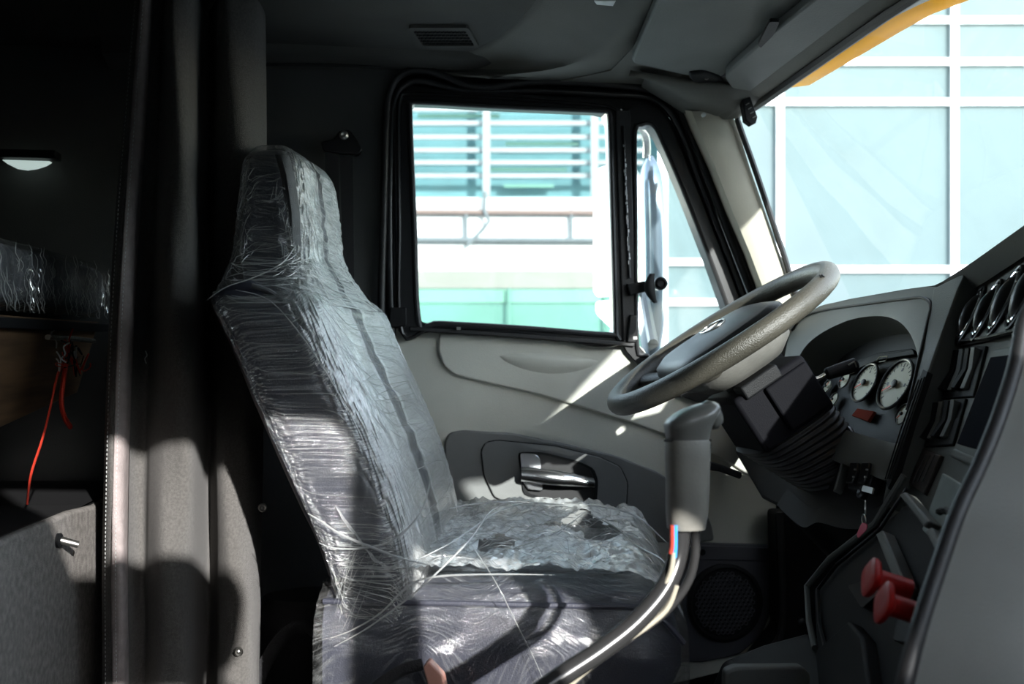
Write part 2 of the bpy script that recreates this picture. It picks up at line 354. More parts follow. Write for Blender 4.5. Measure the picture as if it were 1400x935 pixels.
def cat(pts, n, closed=False):
    """Catmull-Rom resample of points (any dimension tuples), evenly by arc length"""
    P = [Vector(p) for p in pts]; k = len(P); dense = []
    segs = k if closed else k - 1
    for i in range(segs):
        if closed: a, b, c, d = P[i - 1], P[i], P[(i + 1) % k], P[(i + 2) % k]
        else: a, b, c, d = P[max(i - 1, 0)], P[i], P[i + 1], P[min(i + 2, k - 1)]
        for q in range(16):
            t = q / 16
            dense.append(0.5 * ((2 * b) + (c - a) * t + (2 * a - 5 * b + 4 * c - d) * t * t + (3 * b - a - 3 * c + d) * t ** 3))
    if closed: dense.append(dense[0].copy())
    else: dense.append(P[-1])
    L = [0]
    for i in range(1, len(dense)): L.append(L[-1] + (dense[i] - dense[i - 1]).length)
    out = []; j = 0; tot = L[-1]; m = n if closed else n - 1
    for i in range(n):
        s = tot * i / m
        while j < len(L) - 2 and L[j + 1] < s: j += 1
        f = (s - L[j]) / max(1e-9, L[j + 1] - L[j]); out.append(dense[j].lerp(dense[j + 1], f))
    return out
def lin(pts, n, closed=True):
    P = [Vector(p) for p in pts]
    if closed: P = P + [P[0]]
    L = [0]
    for i in range(1, len(P)): L.append(L[-1] + (P[i] - P[i - 1]).length)
    out = []; j = 0; m = n if closed else n - 1
    for i in range(n):
        s = L[-1] * i / m
        while j < len(L) - 2 and L[j + 1] < s: j += 1
        f = (s - L[j]) / max(1e-9, L[j + 1] - L[j]); out.append(P[j].lerp(P[j + 1], f))
    return out
def rounded(pts, r, seg=5):
    """round the corners of a 2-D pixel polygon"""
    out = []; n = len(pts)
    for i in range(n):
        a, b, c = Vector(pts[i - 1]), Vector(pts[i]), Vector(pts[(i + 1) % n])
        rr = min(r, (a - b).length * 0.45, (c - b).length * 0.45)
        p, q = b + (a - b).normalized() * rr, b + (c - b).normalized() * rr
        for k in range(seg + 1):
            t = k / seg; out.append(tuple((1 - t) ** 2 * p + 2 * t * (1 - t) * b + t * t * q))
    return out

# ================================================================== SETTING
YD = 2.10      # inner face of the driver's door
ZC = 1.50      # headliner height over the cab
def struct(o, label=None):
    o['kind'] = 'structure'
    if label: o['label'] = label
    return o
# floor of the cab and sleeper
struct(MB().box((-0.35, 1.0, -0.02), (1.75, 1.25, 0.02)).build('floor', M['rubber'], smooth=None))
# driver-side wall: one skin with the door opening cut out of it
door_open_px = [(536, 935), (522, 700), (519, 450), (522, 160), (530, 118), (552, 98), (600, 98), (760, 112), (870, 117), (905, 124), (932, 150), (955, 205), (1000, 320), (1040, 430), (1075, 560), (1085, 935)]
dop = [PY(x, y, YD) for x, y in door_open_px]
dop[0].z = 0.02; dop[-1].z = 0.02; dop[0].x = -0.0 ; 
wl = MB()
outer = [Vector((-0.005, YD, 0.0)), *[Vector((p.x, YD, p.z)) for p in dop[1:-1]], Vector((0.98, YD, 0.0)), Vector((1.30, YD, 0.0)), Vector((1.30, YD, 0.90)), Vector((1.00, YD, 0.93)), Vector((0.915, YD, 1.0)), Vector((0.80, YD, 1.30)), Vector((0.74, YD, 1.40)), Vector((0.74, YD, 1.75)), Vector((-2.0, YD, 1.75)), Vector((-2.0, YD, 0.0))]
wl.prism(outer, (0, 0.06, 0))
wall_left = struct(wl.build('wall_left', M['wall'], smooth=30))
# rear wall of the sleeper, firewall, passenger side wall with its door opening
struct(MB().box((-2.02, 1.0, 0.87), (0.02, 1.2, 0.9)).build('wall_back', M['wall'], smooth=None))
struct(MB().box((1.32, 1.0, 0.48), (0.02, 1.2, 0.50)).build('wall_front', M['black_deep'], smooth=None))
YR = -0.12
struct(MB().box((-1.10, YR - 0.03, 0.87), (0.90, 0.03, 0.88)).build('wall_right', M['wall'], smooth=None))
wr2 = MB().box((0.25, YR - 0.03, 1.60), (0.60, 0.03, 0.17)).box((0.55, YR - 0.03, 0.44), (0.80, 0.03, 0.46))
struct(wr2.build('wall_right_front', M['wall'], smooth=None))
# passenger door upper half: main window and vent window openings with rounded corners, behind the camera
def xz(pts): return [Vector((x, YR, z)) for x, z in pts]
pd2 = MB()
def r2(pts, r): return [Vector((x, YR, z)) for x, z in rounded([(a * 1000, b * 1000) for a, b in pts], r * 1000, 6)]
def hole(outer, inner, r):
    i2 = [Vector((p.x / 1000, YR, p.z / 1000)) for p in r2(inner, r)]
    i2 = lin(i2, 240); a = lin([Vector((x, YR, z)) for x, z in outer], 120)
    pd2.frame(a, pair0(a, i2), (0, -0.05, 0))
def pair0(a, b):
    c = sum(b, Vector()) / len(b); ang = lambda p: math.atan2(p.z - c.z, p.x - c.x); L_ = [(ang(p), p) for p in b]
    return [min(L_, key=lambda t: abs((t[0] - ang(p) + math.pi) % (2 * math.pi) - math.pi))[1].copy() for p in a]
hole([(-.25, .88), (.58, .88), (.58, 1.46), (-.25, 1.46)], [(.19, .95), (.54, .95), (.54, 1.39), (.05, 1.43), (.12, 1.27), (.20, 1.12)], .05)
hole([(.58, .88), (1.25, .88), (.95, 1.2), (.83, 1.46), (.58, 1.46)], [(.62, .95), (.82, .95), (.86, 1.06), (.82, 1.17), (.62, 1.22)], .05)
struct(pd2.build('door_2', M['black_gloss'], smooth=None))
# roof skin (keeps the light out)
struct(MB().box((-0.62, 1.0, 1.77), (1.42, 1.2, 0.02)).build('roof', M['wall'], smooth=None))

# ---- headliner: flat recess + cove + lower front shelf
def ceil_curve(pxs, z, ylist):
    pts = [PZ(x, y, z) for x, y in pxs]
    last = pts[-1]
    pts += [Vector((last.x + 0.02 * (i + 1), yy, z)) for i, yy in enumerate(ylist)]
    return cat(pts, 40)
ext = [1.2, 0.8, 0.4, -0.1]
c0 = ceil_curve([(520, 96), (600, 88), (672, 66), (722, 30), (745, 4)], 1.485, ext)
cA = ceil_curve([(560, 100), (640, 93), (712, 74), (762, 40), (790, 4)], 1.475, ext)
cB = ceil_curve([(660, 103), (740, 94), (800, 74), (846, 38), (868, 4)], 1.449, ext)
cB2 = ceil_curve([(668, 104), (748, 96), (808, 77), (856, 40), (878, 4)], 1.443, ext)
cC = ceil_curve([(752, 113), (820, 103), (856, 84), (884, 46), (908, 4)], 1.457, ext)
cD = [Vector((0.78, p.y, 1.452)) for p in cC]
up0 = [Vector((p.x - 0.03, p.y, 1.495)) for p in c0]
hl = MB().loft([up0, c0, cA, cB, cB2, cC], closed=False, cap=False)
mid = cat([(-0.2, 0, 0), (0, 0, 0)], 2)
ho = struct(hl.build('ceiling_cove', M['headliner'], smooth=60)); ho.name = 'trim_1'
md = ho.modifiers.new('thick', 'SOLIDIFY'); md.thickness = 0.006; md.offset = 1
ce = MB().box((-0.62, 1.0, 1.505), (1.38, 1.11, 0.015))
struct(ce.build('ceiling', M['headliner_d'], smooth=None))
# shelf between the cove and the windscreen header
sh = MB().prism([(cC[i].x - 0.01, cC[i].y, 1.453) for i in range(0, 40, 3)] + [(0.74, -0.1, 1.453), (0.74, 2.09, 1.453)], (0, 0, 0.03))
struct(sh.build('trim_2', M['headliner'], smooth=40))
# side rail above the door (the ledge line at y = 90)
rail = MB()
secs = []
for px in (150, 250, 360, 450, 520, 600, 700, 760, 830, 900):
    py = 92 if px < 560 else 92 + (px - 560) * 0.052
    p = PY(px, py, 2.08); x = p.x; z = p.z
    secs.append([Vector((x, 2.10, z)), Vector((x, 2.065, z)), Vector((x, 2.04, z + 0.006)), Vector((x, 2.02, z + 0.012)), Vector((x, 2.01, 1.50)), Vector((x, 2.10, 1.50))])
rail.loft(secs)
struct(rail.build('trim_3', M['headliner_d'], smooth=50))
gl_ = MB().tube(cat([PY(362, 88, 2.02), PY(450, 89, 2.02), PY(520, 92, 2.02)], 12), 0.0035, 8)
struct(gl_.build('trim_4', M['rubber']))

# ---- A pillar (driver side): lofted trim, beige
def pil(px0, px1, py, Y0=2.02, Y1=1.97):
    a = PY(px0, py, 2.065); b = PY((px0 * .82 + px1 * .18), py, 2.005); c = PY(px1, py + 2, 2.0); d = Vector((c.x + 0.02, 2.06, c.z)); e = Vector((a.x + 0.02, 2.11, a.z))
    return [a, a.lerp(b, .5) + Vector((-0.008, -0.008, 0)), b, b.lerp(c, .5) + Vector((0.004, -0.008, 0)), c, d, e]
ps = [pil(934, 1000, 152), pil(944, 1010, 178), pil(968, 1026, 230), pil(992, 1047, 290), pil(1016, 1066, 345), pil(1036, 1090, 400), pil(1062, 1112, 460)]
pillar = thing('pillar_trim', 'beige plastic windscreen pillar trim between the side window and the windscreen', 'pillar trim', (0.78, 2.04, 1.0))
pb = MB().loft(ps).build('pillar_cover', M['pillar'], pillar, smooth=50)
sp = PY(962, 157, 1.985); MB().lathe(sp, (0, -1, 0), [(0.0045, -0.004), (0.0045, 0.002), (0.003, 0.003)], 12).build('screw', M['lens'], pillar)
# upper corner cover, dark olive grey, where pillar, visor and header meet
cc = [[PY(880, 112, 2.06), PY(940, 150, 2.04), PY(1000, 158, 1.99), PY(1016, 150, 1.99)],
      [PY(885, 100, 2.0), PY(945, 128, 1.98), PY(1000, 140, 1.95), PY(1030, 135, 1.97)],
      [PY(862, 96, 1.95), PY(940, 108, 1.93), PY(995, 112, 1.90), PY(1040, 118, 1.93)]]
oc = MB().loft([lin(s, 12, False) for s in cc], closed=False, cap=False).build('corner_cover', M['headliner'], pillar, smooth=60)
oc.modifiers.new('t', 'SOLIDIFY').thickness = 0.012
cc2 = MB().prism([PY(x, y, 2.09) for x, y in [(700, 104), (760, 113), (870, 116), (905, 122), (934, 150), (1010, 160), (1030, 135), (1000, 90), (860, 90)]], (0, 0.012, 0))
cc2.build('corner_backing', M['headliner'], pillar, smooth=None)

# ---- windscreen: glass, gasket, header
ws = thing('window_1', 'wide laminated windscreen with black rubber seal', 'windscreen', (1.0, 1.0, 1.0))
del ws['label']; del ws['category']; ws['kind'] = 'structure'
def wsx(Y): return 0.16 * (1 - ((Y - 1.0) / 1.05) ** 2)     # bow of the glass in plan
top, bot = [], []
for i in range(25):
    Y = 2.03 - i * (2.03 + 0.05) / 24
    top.append(Vector((0.772 + .028 * min(1, max(0, (Y - 1.4) / .6)), Y, 1.425))); bot.append(Vector((1.04 + wsx(Y) * 1.0, Y, 0.955)))
MB().loft([top, bot], closed=False, cap=False).build('glass', M['wglass'], ws)
hd = MB(); secs = []
for p in top:
    x = p.x
    secs.append([Vector((x - 0.0, p.y, 1.40)), Vector((x + 0.015, p.y, 1.43)), Vector((x - 0.02, p.y, 1.53)), Vector((0.60, p.y, 1.53)), Vector((0.60, p.y, 1.47)), Vector((x - 0.10, p.y, 1.425)), Vector((x - 0.03, p.y, 1.40))])
hd.loft(secs).build('header', M['headliner'], ws, smooth=50)
MB().tube([p + Vector((0.0, 0, -0.028)) for p in top], 0.010, 8).build('seal', M['rubber'], ws)
side = [PY(1034, 137, 1.99), PY(1016, 142, 1.99), PY(1008, 158, 1.99), PY(1012, 175, 1.99), PY(1030, 225, 1.99), PY(1052, 290, 1.99), PY(1072, 350, 1.99), PY(1086, 395, 1.99), PY(1105, 450, 1.99)]
MB().tube(cat(side, 40), 0.0065, 8).build('seal', M['rubber'], ws)
# small hanging clip at the top corner of the windscreen
cl = thing('sensor_clip', 'small black ribbed clip hanging at top corner of the windscreen', 'clip', PY(1020, 140, 1.93))
cm = MB().prism([PY(x, y, 1.93) for x, y in [(1015, 136), (1026, 132), (1036, 160), (1034, 168), (1028, 171), (1020, 165)]], (0, 0.02, 0)).build('clip_body', M['black'], cl, bevel=0.002)
for k in range(4):
    MB().box(PY(1022 + k * 3, 142 + k * 6, 1.928), (0.004, 0.001, 0.0012), Matrix.Rotation(R(-30), 3, 'Y')).build('rib', M['dash'], cl)

# passenger-side pillar and outer roof visor (its edge throws the long shadow on the door)
struct(MB().prism([(0.78, YR, 1.44), (0.93, YR, 1.44), (1.28, YR, 0.95), (0.98, YR, 0.95)], (0, 0.08, 0)).build('trim_5', M['pillar'], smooth=None))
ev = thing('roof_visor', 'outer cab sun shield above the windscreen with yellow lip', 'roof visor', (1.05, 1.0, 1.5))
vi, vo = [], []
for i in range(25):
    Y = 2.16 - i * 2.4 / 24
    q_ = min(1, max(0, (1.70 - Y) / .40)); b = 0.112 * q_ * q_ * (3 - 2 * q_)
    vi.append(Vector((0.785, Y, 1.455))); vo.append(Vector((0.99 + b, Y, 1.487)))
e1 = MB().loft([[a, a.lerp(b_, .52)] for a, b_ in zip(vi, vo)], closed=False, cap=False).build('shield', M['visor_ext'], ev); e1.modifiers.new('t', 'SOLIDIFY').thickness = 0.006
e2 = MB().loft([[a.lerp(b_, .52), b_, b_ + Vector((0.006, 0, 0.02))] for a, b_ in zip(vi, vo)], closed=False, cap=False).build('lip', M['yellow'], ev, label='yellow front lip'); e2.modifiers.new('t', 'SOLIDIFY').thickness = 0.006

# ================================================================== DRIVER'S DOOR
door = thing('door_1', '', '', (0.45, YD, 0.1)); del door['label']; del door['category']; door['kind'] = 'structure'
def dpoly(pts, Y, r=0): 
    if r: pts = rounded(pts, r)
    return [PY(x, y, Y) for x, y in pts]
# panel core (below the belt line)
core = [(529, 448), (545, 444), (700, 455), (843, 466), (872, 470), (884, 480), (886, 498), (905, 520), (960, 535), (1030, 560), (1062, 640), (1062, 760), (1062, 900), (925, 935), (600, 935), (603, 700), (592, 620), (573, 585), (571, 555), (560, 528), (538, 508), (529, 490)]
MB().prism(dpoly(core, YD + 0.015, 10), (0, 0.05, 0)).build('door_panel', M['door_grey'], door, bevel=0.006)
MB().prism([(-.02, YD + .045, .0), (1.12, YD + .045, .0), (1.12, YD + .045, .36), (.92, YD + .045, .72), (.60, YD + .045, .86), (-.02, YD + .045, .86)], (0, .02, 0)).build('door_skin', M['black'], door, smooth=None)
# upper trim insert, proud by 8 mm with a soft edge
upper = [(601, 455), (700, 461), (843, 472), (868, 476), (876, 490), (884, 505), (910, 528), (1000, 556), (1026, 566), (1052, 640), (1046, 665), (1000, 634), (940, 606), (870, 580), (800, 558), (735, 539), (660, 522), (622, 513), (606, 500), (599, 478)]
MB().prism(dpoly(upper, YD + 0.005, 6), (0, 0.02, 0)).build('upper_trim', M['door_grey'], door, bevel=0.004)
# soft pull ledge in the upper trim
secs = []
for i in range(21):
    t = i / 20; px = 682 + t * 136; py = 486 + t * 8; s = math.sin(math.pi * t) ** 0.6
    c = PY(px, py, YD + 0.005)
    secs.append([c + Vector((0, 0.002, 0.012 * s)), c + Vector((0, -0.010 * s, 0.004 * s)), c + Vector((0, -0.012 * s, -0.004 * s)), c + Vector((0, -0.006 * s, -0.022 * s)), c + Vector((0, 0.002, -0.036 * s))])
MB().loft(secs, closed=False, cap=False).build('pull_ledge', M['door_grey'], door, smooth=60)
# dark handle field and lower pad
field = [(608, 604), (614, 592), (632, 588), (700, 592), (770, 606), (840, 622), (900, 645), (950, 680), (972, 712), (978, 740), (940, 742), (608, 742)]
MB().prism(dpoly(field, YD + 0.006, 8), (0, 0.02, 0)).build('handle_field', M['door_dark'], door, bevel=0.004)
esc = [(658, 616), (664, 605), (680, 602), (760, 610), (820, 625), (848, 638), (858, 660), (856, 694), (846, 698), (760, 694), (700, 688), (676, 680), (662, 650)]
MB().ring_tube(cat(dpoly(esc, YD + 0.004, 5), 80, True), 0.0022, 6).build('escutcheon_bead', M['black'], door)
MB().prism(dpoly(esc, YD + 0.001, 5), (0, 0.01, 0)).build('escutcheon', M['door_dark'], door, bevel=0.002)
pocket = [(708, 618), (742, 618), (790, 630), (812, 640), (818, 656), (816, 690), (745, 684), (716, 676)]
pk_o = lin(dpoly(pocket, YD - 0.004, 6), 60); cen = sum(pk_o, Vector()) / 60
pk_i = [cen + (p - cen) * 0.90 for p in pk_o]
MB().frame(pk_o, pk_i, (0, 0.01, 0)).build('pocket_rim', M['black'], door)
MB().prism([p + Vector((0, 0.003, 0)) for p in pk_i], (0, 0.004, 0)).build('pocket_floor', M['black_deep'], door)
hd_ = MB().prism(dpoly([(711, 619), (734, 621), (740, 630), (743, 672), (722, 670), (714, 655)], YD - 0.012, 5), (0, 0.010, 0)).build('handle_plate', M['chrome_soft'], door, bevel=0.002)
secs = []
for i in range(15):
    t = i / 14; px = 712 + t * 98; top_ = 638 + t * 15 - 3 * math.sin(t * 3.1); bt = 658 + t * 8
    dz = 0.012 + 0.02 * math.sin(min(1, t * 1.3) * math.pi * .8)
    a = PY(px, top_, YD - 0.018); b = PY(px, bt, YD - 0.018)
    secs.append([a + Vector((0, -dz + 0.012, 0)), a.lerp(b, .3) + Vector((0, -dz, 0)), a.lerp(b, .7) + Vector((0, -dz, 0)), b + Vector((0, -dz + 0.010, 0)), b + Vector((0, 0.006 - dz * .3, 0)), a + Vector((0, 0.006 - dz * .3, 0))])
MB().loft(secs).build('door_handle', M['chrome_soft'], door, label='chrome pull lever', smooth=60)
# speaker pod
pod = [(918, 742), (1057, 746), (1058, 830), (1040, 872), (1010, 896), (960, 906), (918, 906)]
MB().prism(dpoly(pod, YD - 0.002, 6), (0, 0.03, 0)).build('speaker_pod', M['pod'], door, bevel=0.004)
MB().prism(dpoly([(925, 745), (1054, 749), (1054, 768), (925, 764)], YD - 0.008, 2), (0, 0.01, 0)).build('pod_ledge', M['pod'], door, bevel=0.002)
cS = PY(991, 824, YD - 0.006)
MB().lathe(cS, (0, -1, 0), [(0.086, -0.004), (0.086, 0.004), (0.079, 0.007), (0.074, 0.001), (0.0, 0.001)], 40, False).build('speaker_ring', M['black'], door)
gr = MB()
for i in range(-7, 8):
    for j in range(-7, 8):
        x = (i + 0.5 * (j % 2)) * 0.0105; z = j * 0.0091
        if x * x + z * z < 0.068 ** 2:
            hexo = [cS + Vector((x + 0.0052 * math.cos(R(60 * k + 30)), -0.002, z + 0.0052 * math.sin(R(60 * k + 30)))) for k in range(6)]
            hexi = [cS + Vector((x + 0.0036 * math.cos(R(60 * k + 30)), -0.002, z + 0.0036 * math.sin(R(60 * k + 30)))) for k in range(6)]
            gr.frame(hexo, hexi, (0, -0.0025, 0))
gr.build('grille_mesh', M['pod'], door, kind='stuff', smooth=None)
MB().lathe(PY(960, 755, YD - 0.009), (0, -1, 0), [(0.007, 0), (0.007, 0.002), (0.004, 0.001), (0.0, 0.001)], 14, False).build('screw', M['black'], door)

# window frames
win_out = [(545, 462), (541, 300), (538, 150), (546, 128), (560, 121), (700, 128), (820, 138), (848, 147), (856, 165), (862, 300), (868, 468), (860, 474), (720, 462), (600, 452)]
win_in = [(573, 441), (566, 300), (560, 150), (562, 142), (568, 139), (700, 146), (820, 151), (831, 154), (834, 165), (838, 300), (842, 452), (838, 458), (720, 449), (600, 442)]
def frame_obj(o_, i_, Y, d, name, m, n=90, r1=8, r2=5):
    a = dpoly(o_, Y, r1); b = dpoly(i_, Y, r2)
    a = lin(a, n); b2 = lin(b, n * 4)
    # pair inner points radially with outer points
    c = sum(b2, Vector()) / len(b2)
    ang = lambda p: math.atan2(p.z - c.z, p.x - c.x)
    inn = []
    L_ = [(ang(p), p) for p in b2]
    for p in a:
        q = ang(p); inn.append(min(L_, key=lambda t: abs((t[0] - q + math.pi) % (2 * math.pi) - math.pi))[1].copy())
    return MB().frame(a, inn, d).build(name, m, door, smooth=30)
frame_obj(win_out, win_in, YD - 0.01, (0, 0.05, 0), 'window_frame', M['black_gloss'])
MB().ring_tube(cat(dpoly(win_in, YD - 0.012), 120, True), 0.006, 8).build('glass_channel', M['rubber'], door)
MB().ring_tube(cat(dpoly([(550, 455), (546, 300), (545, 150), (552, 134), (563, 128), (700, 135), (820, 144), (843, 152), (848, 168), (853, 300), (858, 462), (720, 455), (600, 446)], YD - 0.012), 120, True), 0.004, 8).build('glass_channel', M['black_gloss'], door)
MB().prism(dpoly([(564, 450), (558, 138), (838, 150), (846, 462)], YD + 0.02), (0, 0.004, 0)).build('window_glass', M['glass'], door, smooth=None)
v_out = [(852, 474), (850, 300), (847, 160), (862, 146), (885, 142), (905, 152), (920, 178), (955, 265), (1000, 380), (1040, 490), (1060, 560), (960, 552), (900, 530), (875, 500)]
v_in = [(871, 470), (869, 300), (868, 185), (874, 172), (886, 168), (896, 174), (905, 192), (935, 262), (975, 365), (1005, 450), (1020, 510), (960, 515), (905, 505), (884, 485)]
frame_obj(v_out, v_in, YD - 0.012, (0, 0.05, 0), 'vent_frame', M['black_gloss'])
MB().ring_tube(cat(dpoly(v_in, YD - 0.014), 120, True), 0.005, 8).build('glass_channel', M['rubber'], door)
MB().prism(dpoly([(866, 480), (862, 165), (890, 160), (912, 185), (1012, 440), (1030, 525), (905, 515)], YD + 0.02), (0, 0.004, 0)).build('vent_glass', M['glass'], door, smooth=None)
# division bar with its worn runner
MB().prism(dpoly([(841, 150), (862, 150), (872, 470), (852, 470)], YD - 0.016), (0, 0.03, 0)).build('division_bar', M['rubber'], door, bevel=0.003)
MB().tube([PY(852, 172, YD - 0.02), PY(857, 300, YD - 0.02), PY(861, 380, YD - 0.02)], 0.0028, 8).build('runner_edge', M['black_gloss'], door)
sp_ = MB()
for k in range(26):
    y = 200 + k * 6.4 + random.uniform(-2, 2); x = 852.5 + (y - 172) * .04 + random.uniform(-1, 1)
    sp_.box(PY(x, y, YD - 0.0215), (0.0008 + random.random() * .0012, 0.001, 0.002 + random.random() * .004))
sp_.build('paint_wear', M['white'], door, kind='stuff', smooth=None)
# vent window latch
lt = MB()
lt.prism(dpoly([(858, 388), (882, 384), (886, 398), (862, 404)], YD - 0.03), (0, 0.02, 0))
lt.build('latch_bracket', M['black'], door, bevel=0.002)
secs = []
for i in range(9):
    t = i / 8; c = PY(886 + 6 * (t - .5) ** 2 * 4 + t * 4, 374 + t * 40, YD - 0.045); w = 0.012 * math.sin(math.pi * min(.95, max(.08, t))) ** 0.5
    secs.append([c + Vector((w * math.cos(a), 0.6 * w * math.sin(a), 0)) for a in [2 * math.pi * k / 12 for k in range(12)]])
MB().loft(secs).build('latch_lever', M['black'], door, smooth=60)
MB().lathe(PY(901, 388, YD - 0.02), (0, -1, 0), [(0.012, 0), (0.014, 0.004), (0.014, 0.016), (0.009, 0.02), (0.006, 0.017), (0, 0.017)], 20, False).build('latch_pivot', M['black'], door)
MB().prism(dpoly([(862, 430), (872, 432), (870, 468), (858, 468)], YD - 0.026), (0, 0.012, 0)).build('latch_catch', M['black_gloss'], door, bevel=0.002)
# body-side seals around the door opening (black tubes, one behind the other)
seal1 = [(545, 640), (532, 560), (527, 500), (521, 440), (524, 300), (528, 160), (534, 122), (548, 102), (575, 95), (605, 103), (636, 116), (668, 119), (720, 112), (790, 112), (860, 118), (900, 126), (925, 145), (945, 185), (975, 262), (1010, 355), (1040, 430)]
MB().tube(cat([PY(x, y, YD - 0.016) for x, y in seal1], 140), 0.008, 10).build('door_seal', M['rubber'], door)
seal2 = [(548, 560), (536, 460), (532, 300), (535, 165), (541, 132), (552, 118), (575, 110), (640, 124), (740, 124), (840, 129), (882, 132), (908, 144), (930, 178), (962, 262), (1000, 362), (1030, 440)]
MB().tube(cat([PY(x, y, YD - 0.004) for x, y in seal2], 140), 0.009, 10).build('door_seal', M['black_gloss'], door)
seal3 = [(572, 700), (568, 620), (568, 560), (556, 530), (533, 508), (527, 480), (530, 452)]
MB().tube(cat([PY(x, y, YD - 0.004) for x, y in seal3], 60), 0.007, 10).build('door_seal', M['rubber'], door)
MB().prism(dpoly([(530, 452), (536, 130), (560, 118), (820, 130), (900, 138), (930, 185), (1045, 480), (1075, 600), (1060, 600), (1030, 500), (905, 165), (850, 150), (560, 140), (560, 445)], YD + 0.012), (0, 0.03, 0)).build('door_edge', M['black_gloss'], door, smooth=None)
MB().frame(lin([PY(x, y, YD + .02) for x, y in [(490, 470), (490, 60), (940, 60), (1010, 200), (1090, 470)]], 100), lin([PY(x, y, YD + .02) for x, y in [(548, 470), (546, 122), (900, 134), (935, 180), (1050, 470)]], 100), (0, .01, 0)).build('outer_frame', M['black_gloss'], door, smooth=None)
MB().prism(dpoly([(533, 420), (556, 420), (556, 446), (531, 448)], YD - 0.018, 3), (0, 0.02, 0)).build('corner_block', M['black'], door, bevel=0.003)
MB().prism(dpoly([(560, 446), (700, 455), (868, 468), (868, 474), (700, 461), (560, 452)], YD - 0.02), (0, 0.03, 0)).build('belt_seal', M['rubber'], door, bevel=0.002)
# two steel belt-line clips
for x, y in ((627, 449), (868, 462)):
    MB().box(PY(x, y, YD - 0.024), (0.004, 0.003, 0.003)).build('clip', M['steel'], door)

# ================================================================== SEAT BELT AND WALL FITTINGS
bl = thing('seat_belt', 'black seat belt hanging from its loop on the side wall behind the headrest', 'seat belt', PY(470, 190, 2.05))
anc = rounded([(438, 194), (456, 190), (464, 178), (478, 177), (488, 190), (496, 205), (490, 212), (470, 210), (442, 207)], 4)
MB().prism([PY(x, y, 2.05) for x, y in anc], (0, 0.02, 0)).build('anchor_plate', M['black_gloss'], bl, bevel=0.003)
MB().lathe(PY(470, 185, 2.048), (0, -1, 0), [(0.009, 0), (0.009, 0.004), (0.005, 0.007), (0.0, 0.005)], 16, False).build('bolt', M['steel'], bl)
w_ = MB()
for (x0, x1, Y_) in ((444, 463, 2.055), (464, 482, 2.06)):
    w_.prism([PY(x0, 206, Y_), PY(x1, 206, Y_), PY(x1 + 4, 520, Y_ + .01), PY(x0 + 10, 520, Y_ + .01)], (0, 0.002, 0))
w_.build('webbing', M['belt'], bl)
bt_ = thing('cover_cap', 'round black plug cap on the wall between seat and door frame', 'cap', PY(495, 413, YD - .002))
MB().lathe(PY(495, 413, YD - 0.001), (0, -1, 0), [(0.022, 0), (0.022, 0.003), (0.018, 0.005), (0.014, 0.002), (0, 0.002)], 24, False).build('cap_body', M['wall'], bt_)
# overhead grille
vg = thing('ceiling_vent', 'slotted rectangular air grille in the dark headliner above the window', 'air vent', PZ(605, 52, 1.515))
zz = 1.484
o_ = rounded([(558, 38), (640, 38), (656, 66), (574, 66)], 4); i_ = rounded([(564, 42), (636, 42), (649, 63), (578, 63)], 3)
MB().frame(lin([PZ(x, y, zz) for x, y in o_], 60), lin([PZ(x, y, zz) for x, y in i_], 60), (0, 0, 0.006)).build('grille_frame', M['headliner_d'], vg)
g = MB()
for k in range(13):
    t = (k + .5) / 13
    a = PZ(566 + t * 70, 43, zz + .003); b = PZ(579 + t * 68, 62, zz + .003)
    g.tube([a, b], 0.0012, 4)
for k in range(5):
    t = (k + .5) / 5; g.tube([PZ(565 + 13 * t, 42 + 20 * t, zz + .003), PZ(637 + 12 * t, 42 + 20 * t, zz + .003)], 0.0012, 4)
g.build('grille_bars', M['black'], vg, kind='stuff', smooth=None)
# small white label on the headliner at the top
MB().prism([PZ(x, y, 1.450) for x, y in [(812, -2), (842, -2), (838, 5), (816, 3)]], (0, 0, -0.004)).build('light_lens', M['lens'], None)
tag(bpy.data.objects['light_lens'], 'small white lens on the headliner at the top edge', 'lamp')

# ================================================================== SUN VISORS
sv = thing('sun_visor', 'padded grey sun visor folded against the headliner nearest the side window', 'sun visor', PZ(960, 60, 1.44), group=None)
def pad(pts, z, th, name, m, parent, bw=0.006):
    P = [PZ(x, y, z) for x, y in rounded(pts, 8)]
    return MB().prism(P, (0, 0, th)).build(name, m, parent, bevel=bw)
pad([(862, 86), (925, -60), (1180, -60), (1052, 44), (1042, 56), (1036, 62), (984, 108), (940, 104)], 1.425, 0.02, 'visor_pad', M['visor'], sv)
MB().tube([PZ(988, 104, 1.428), PZ(1110, -6, 1.428)], 0.004, 8).build('visor_seam', M['rubber'], sv)
MB().tube([PZ(966, 106, 1.42), PZ(968, 104, 1.43), PZ(974, 102, 1.44)], 0.005, 8).build('pivot_pin', M['steel'], sv)
pad([(940, 102), (962, 100), (985, 108), (990, 116), (970, 120), (945, 112)], 1.418, 0.012, 'pivot_bracket', M['black'], sv)
sv2 = thing('sun_visor', 'narrow grey sun visor along the windscreen header behind the padded one', 'sun visor', PZ(1080, 70, 1.41))
pad([(990, 104), (1044, 56), (1058, 44), (1190, -60), (1330, -60), (1160, 50), (1050, 118), (1022, 130), (1000, 122)], 1.405, 0.018, 'visor_pad', M['visor'], sv2)
MB().prism([PZ(x, y, 1.403) for x, y in rounded([(1036, 62), (1052, 30), (1066, 30), (1058, 48), (1040, 66)], 3)], (0, 0, 0.006)).build('visor_clip', M['black'], sv2, bevel=.002)

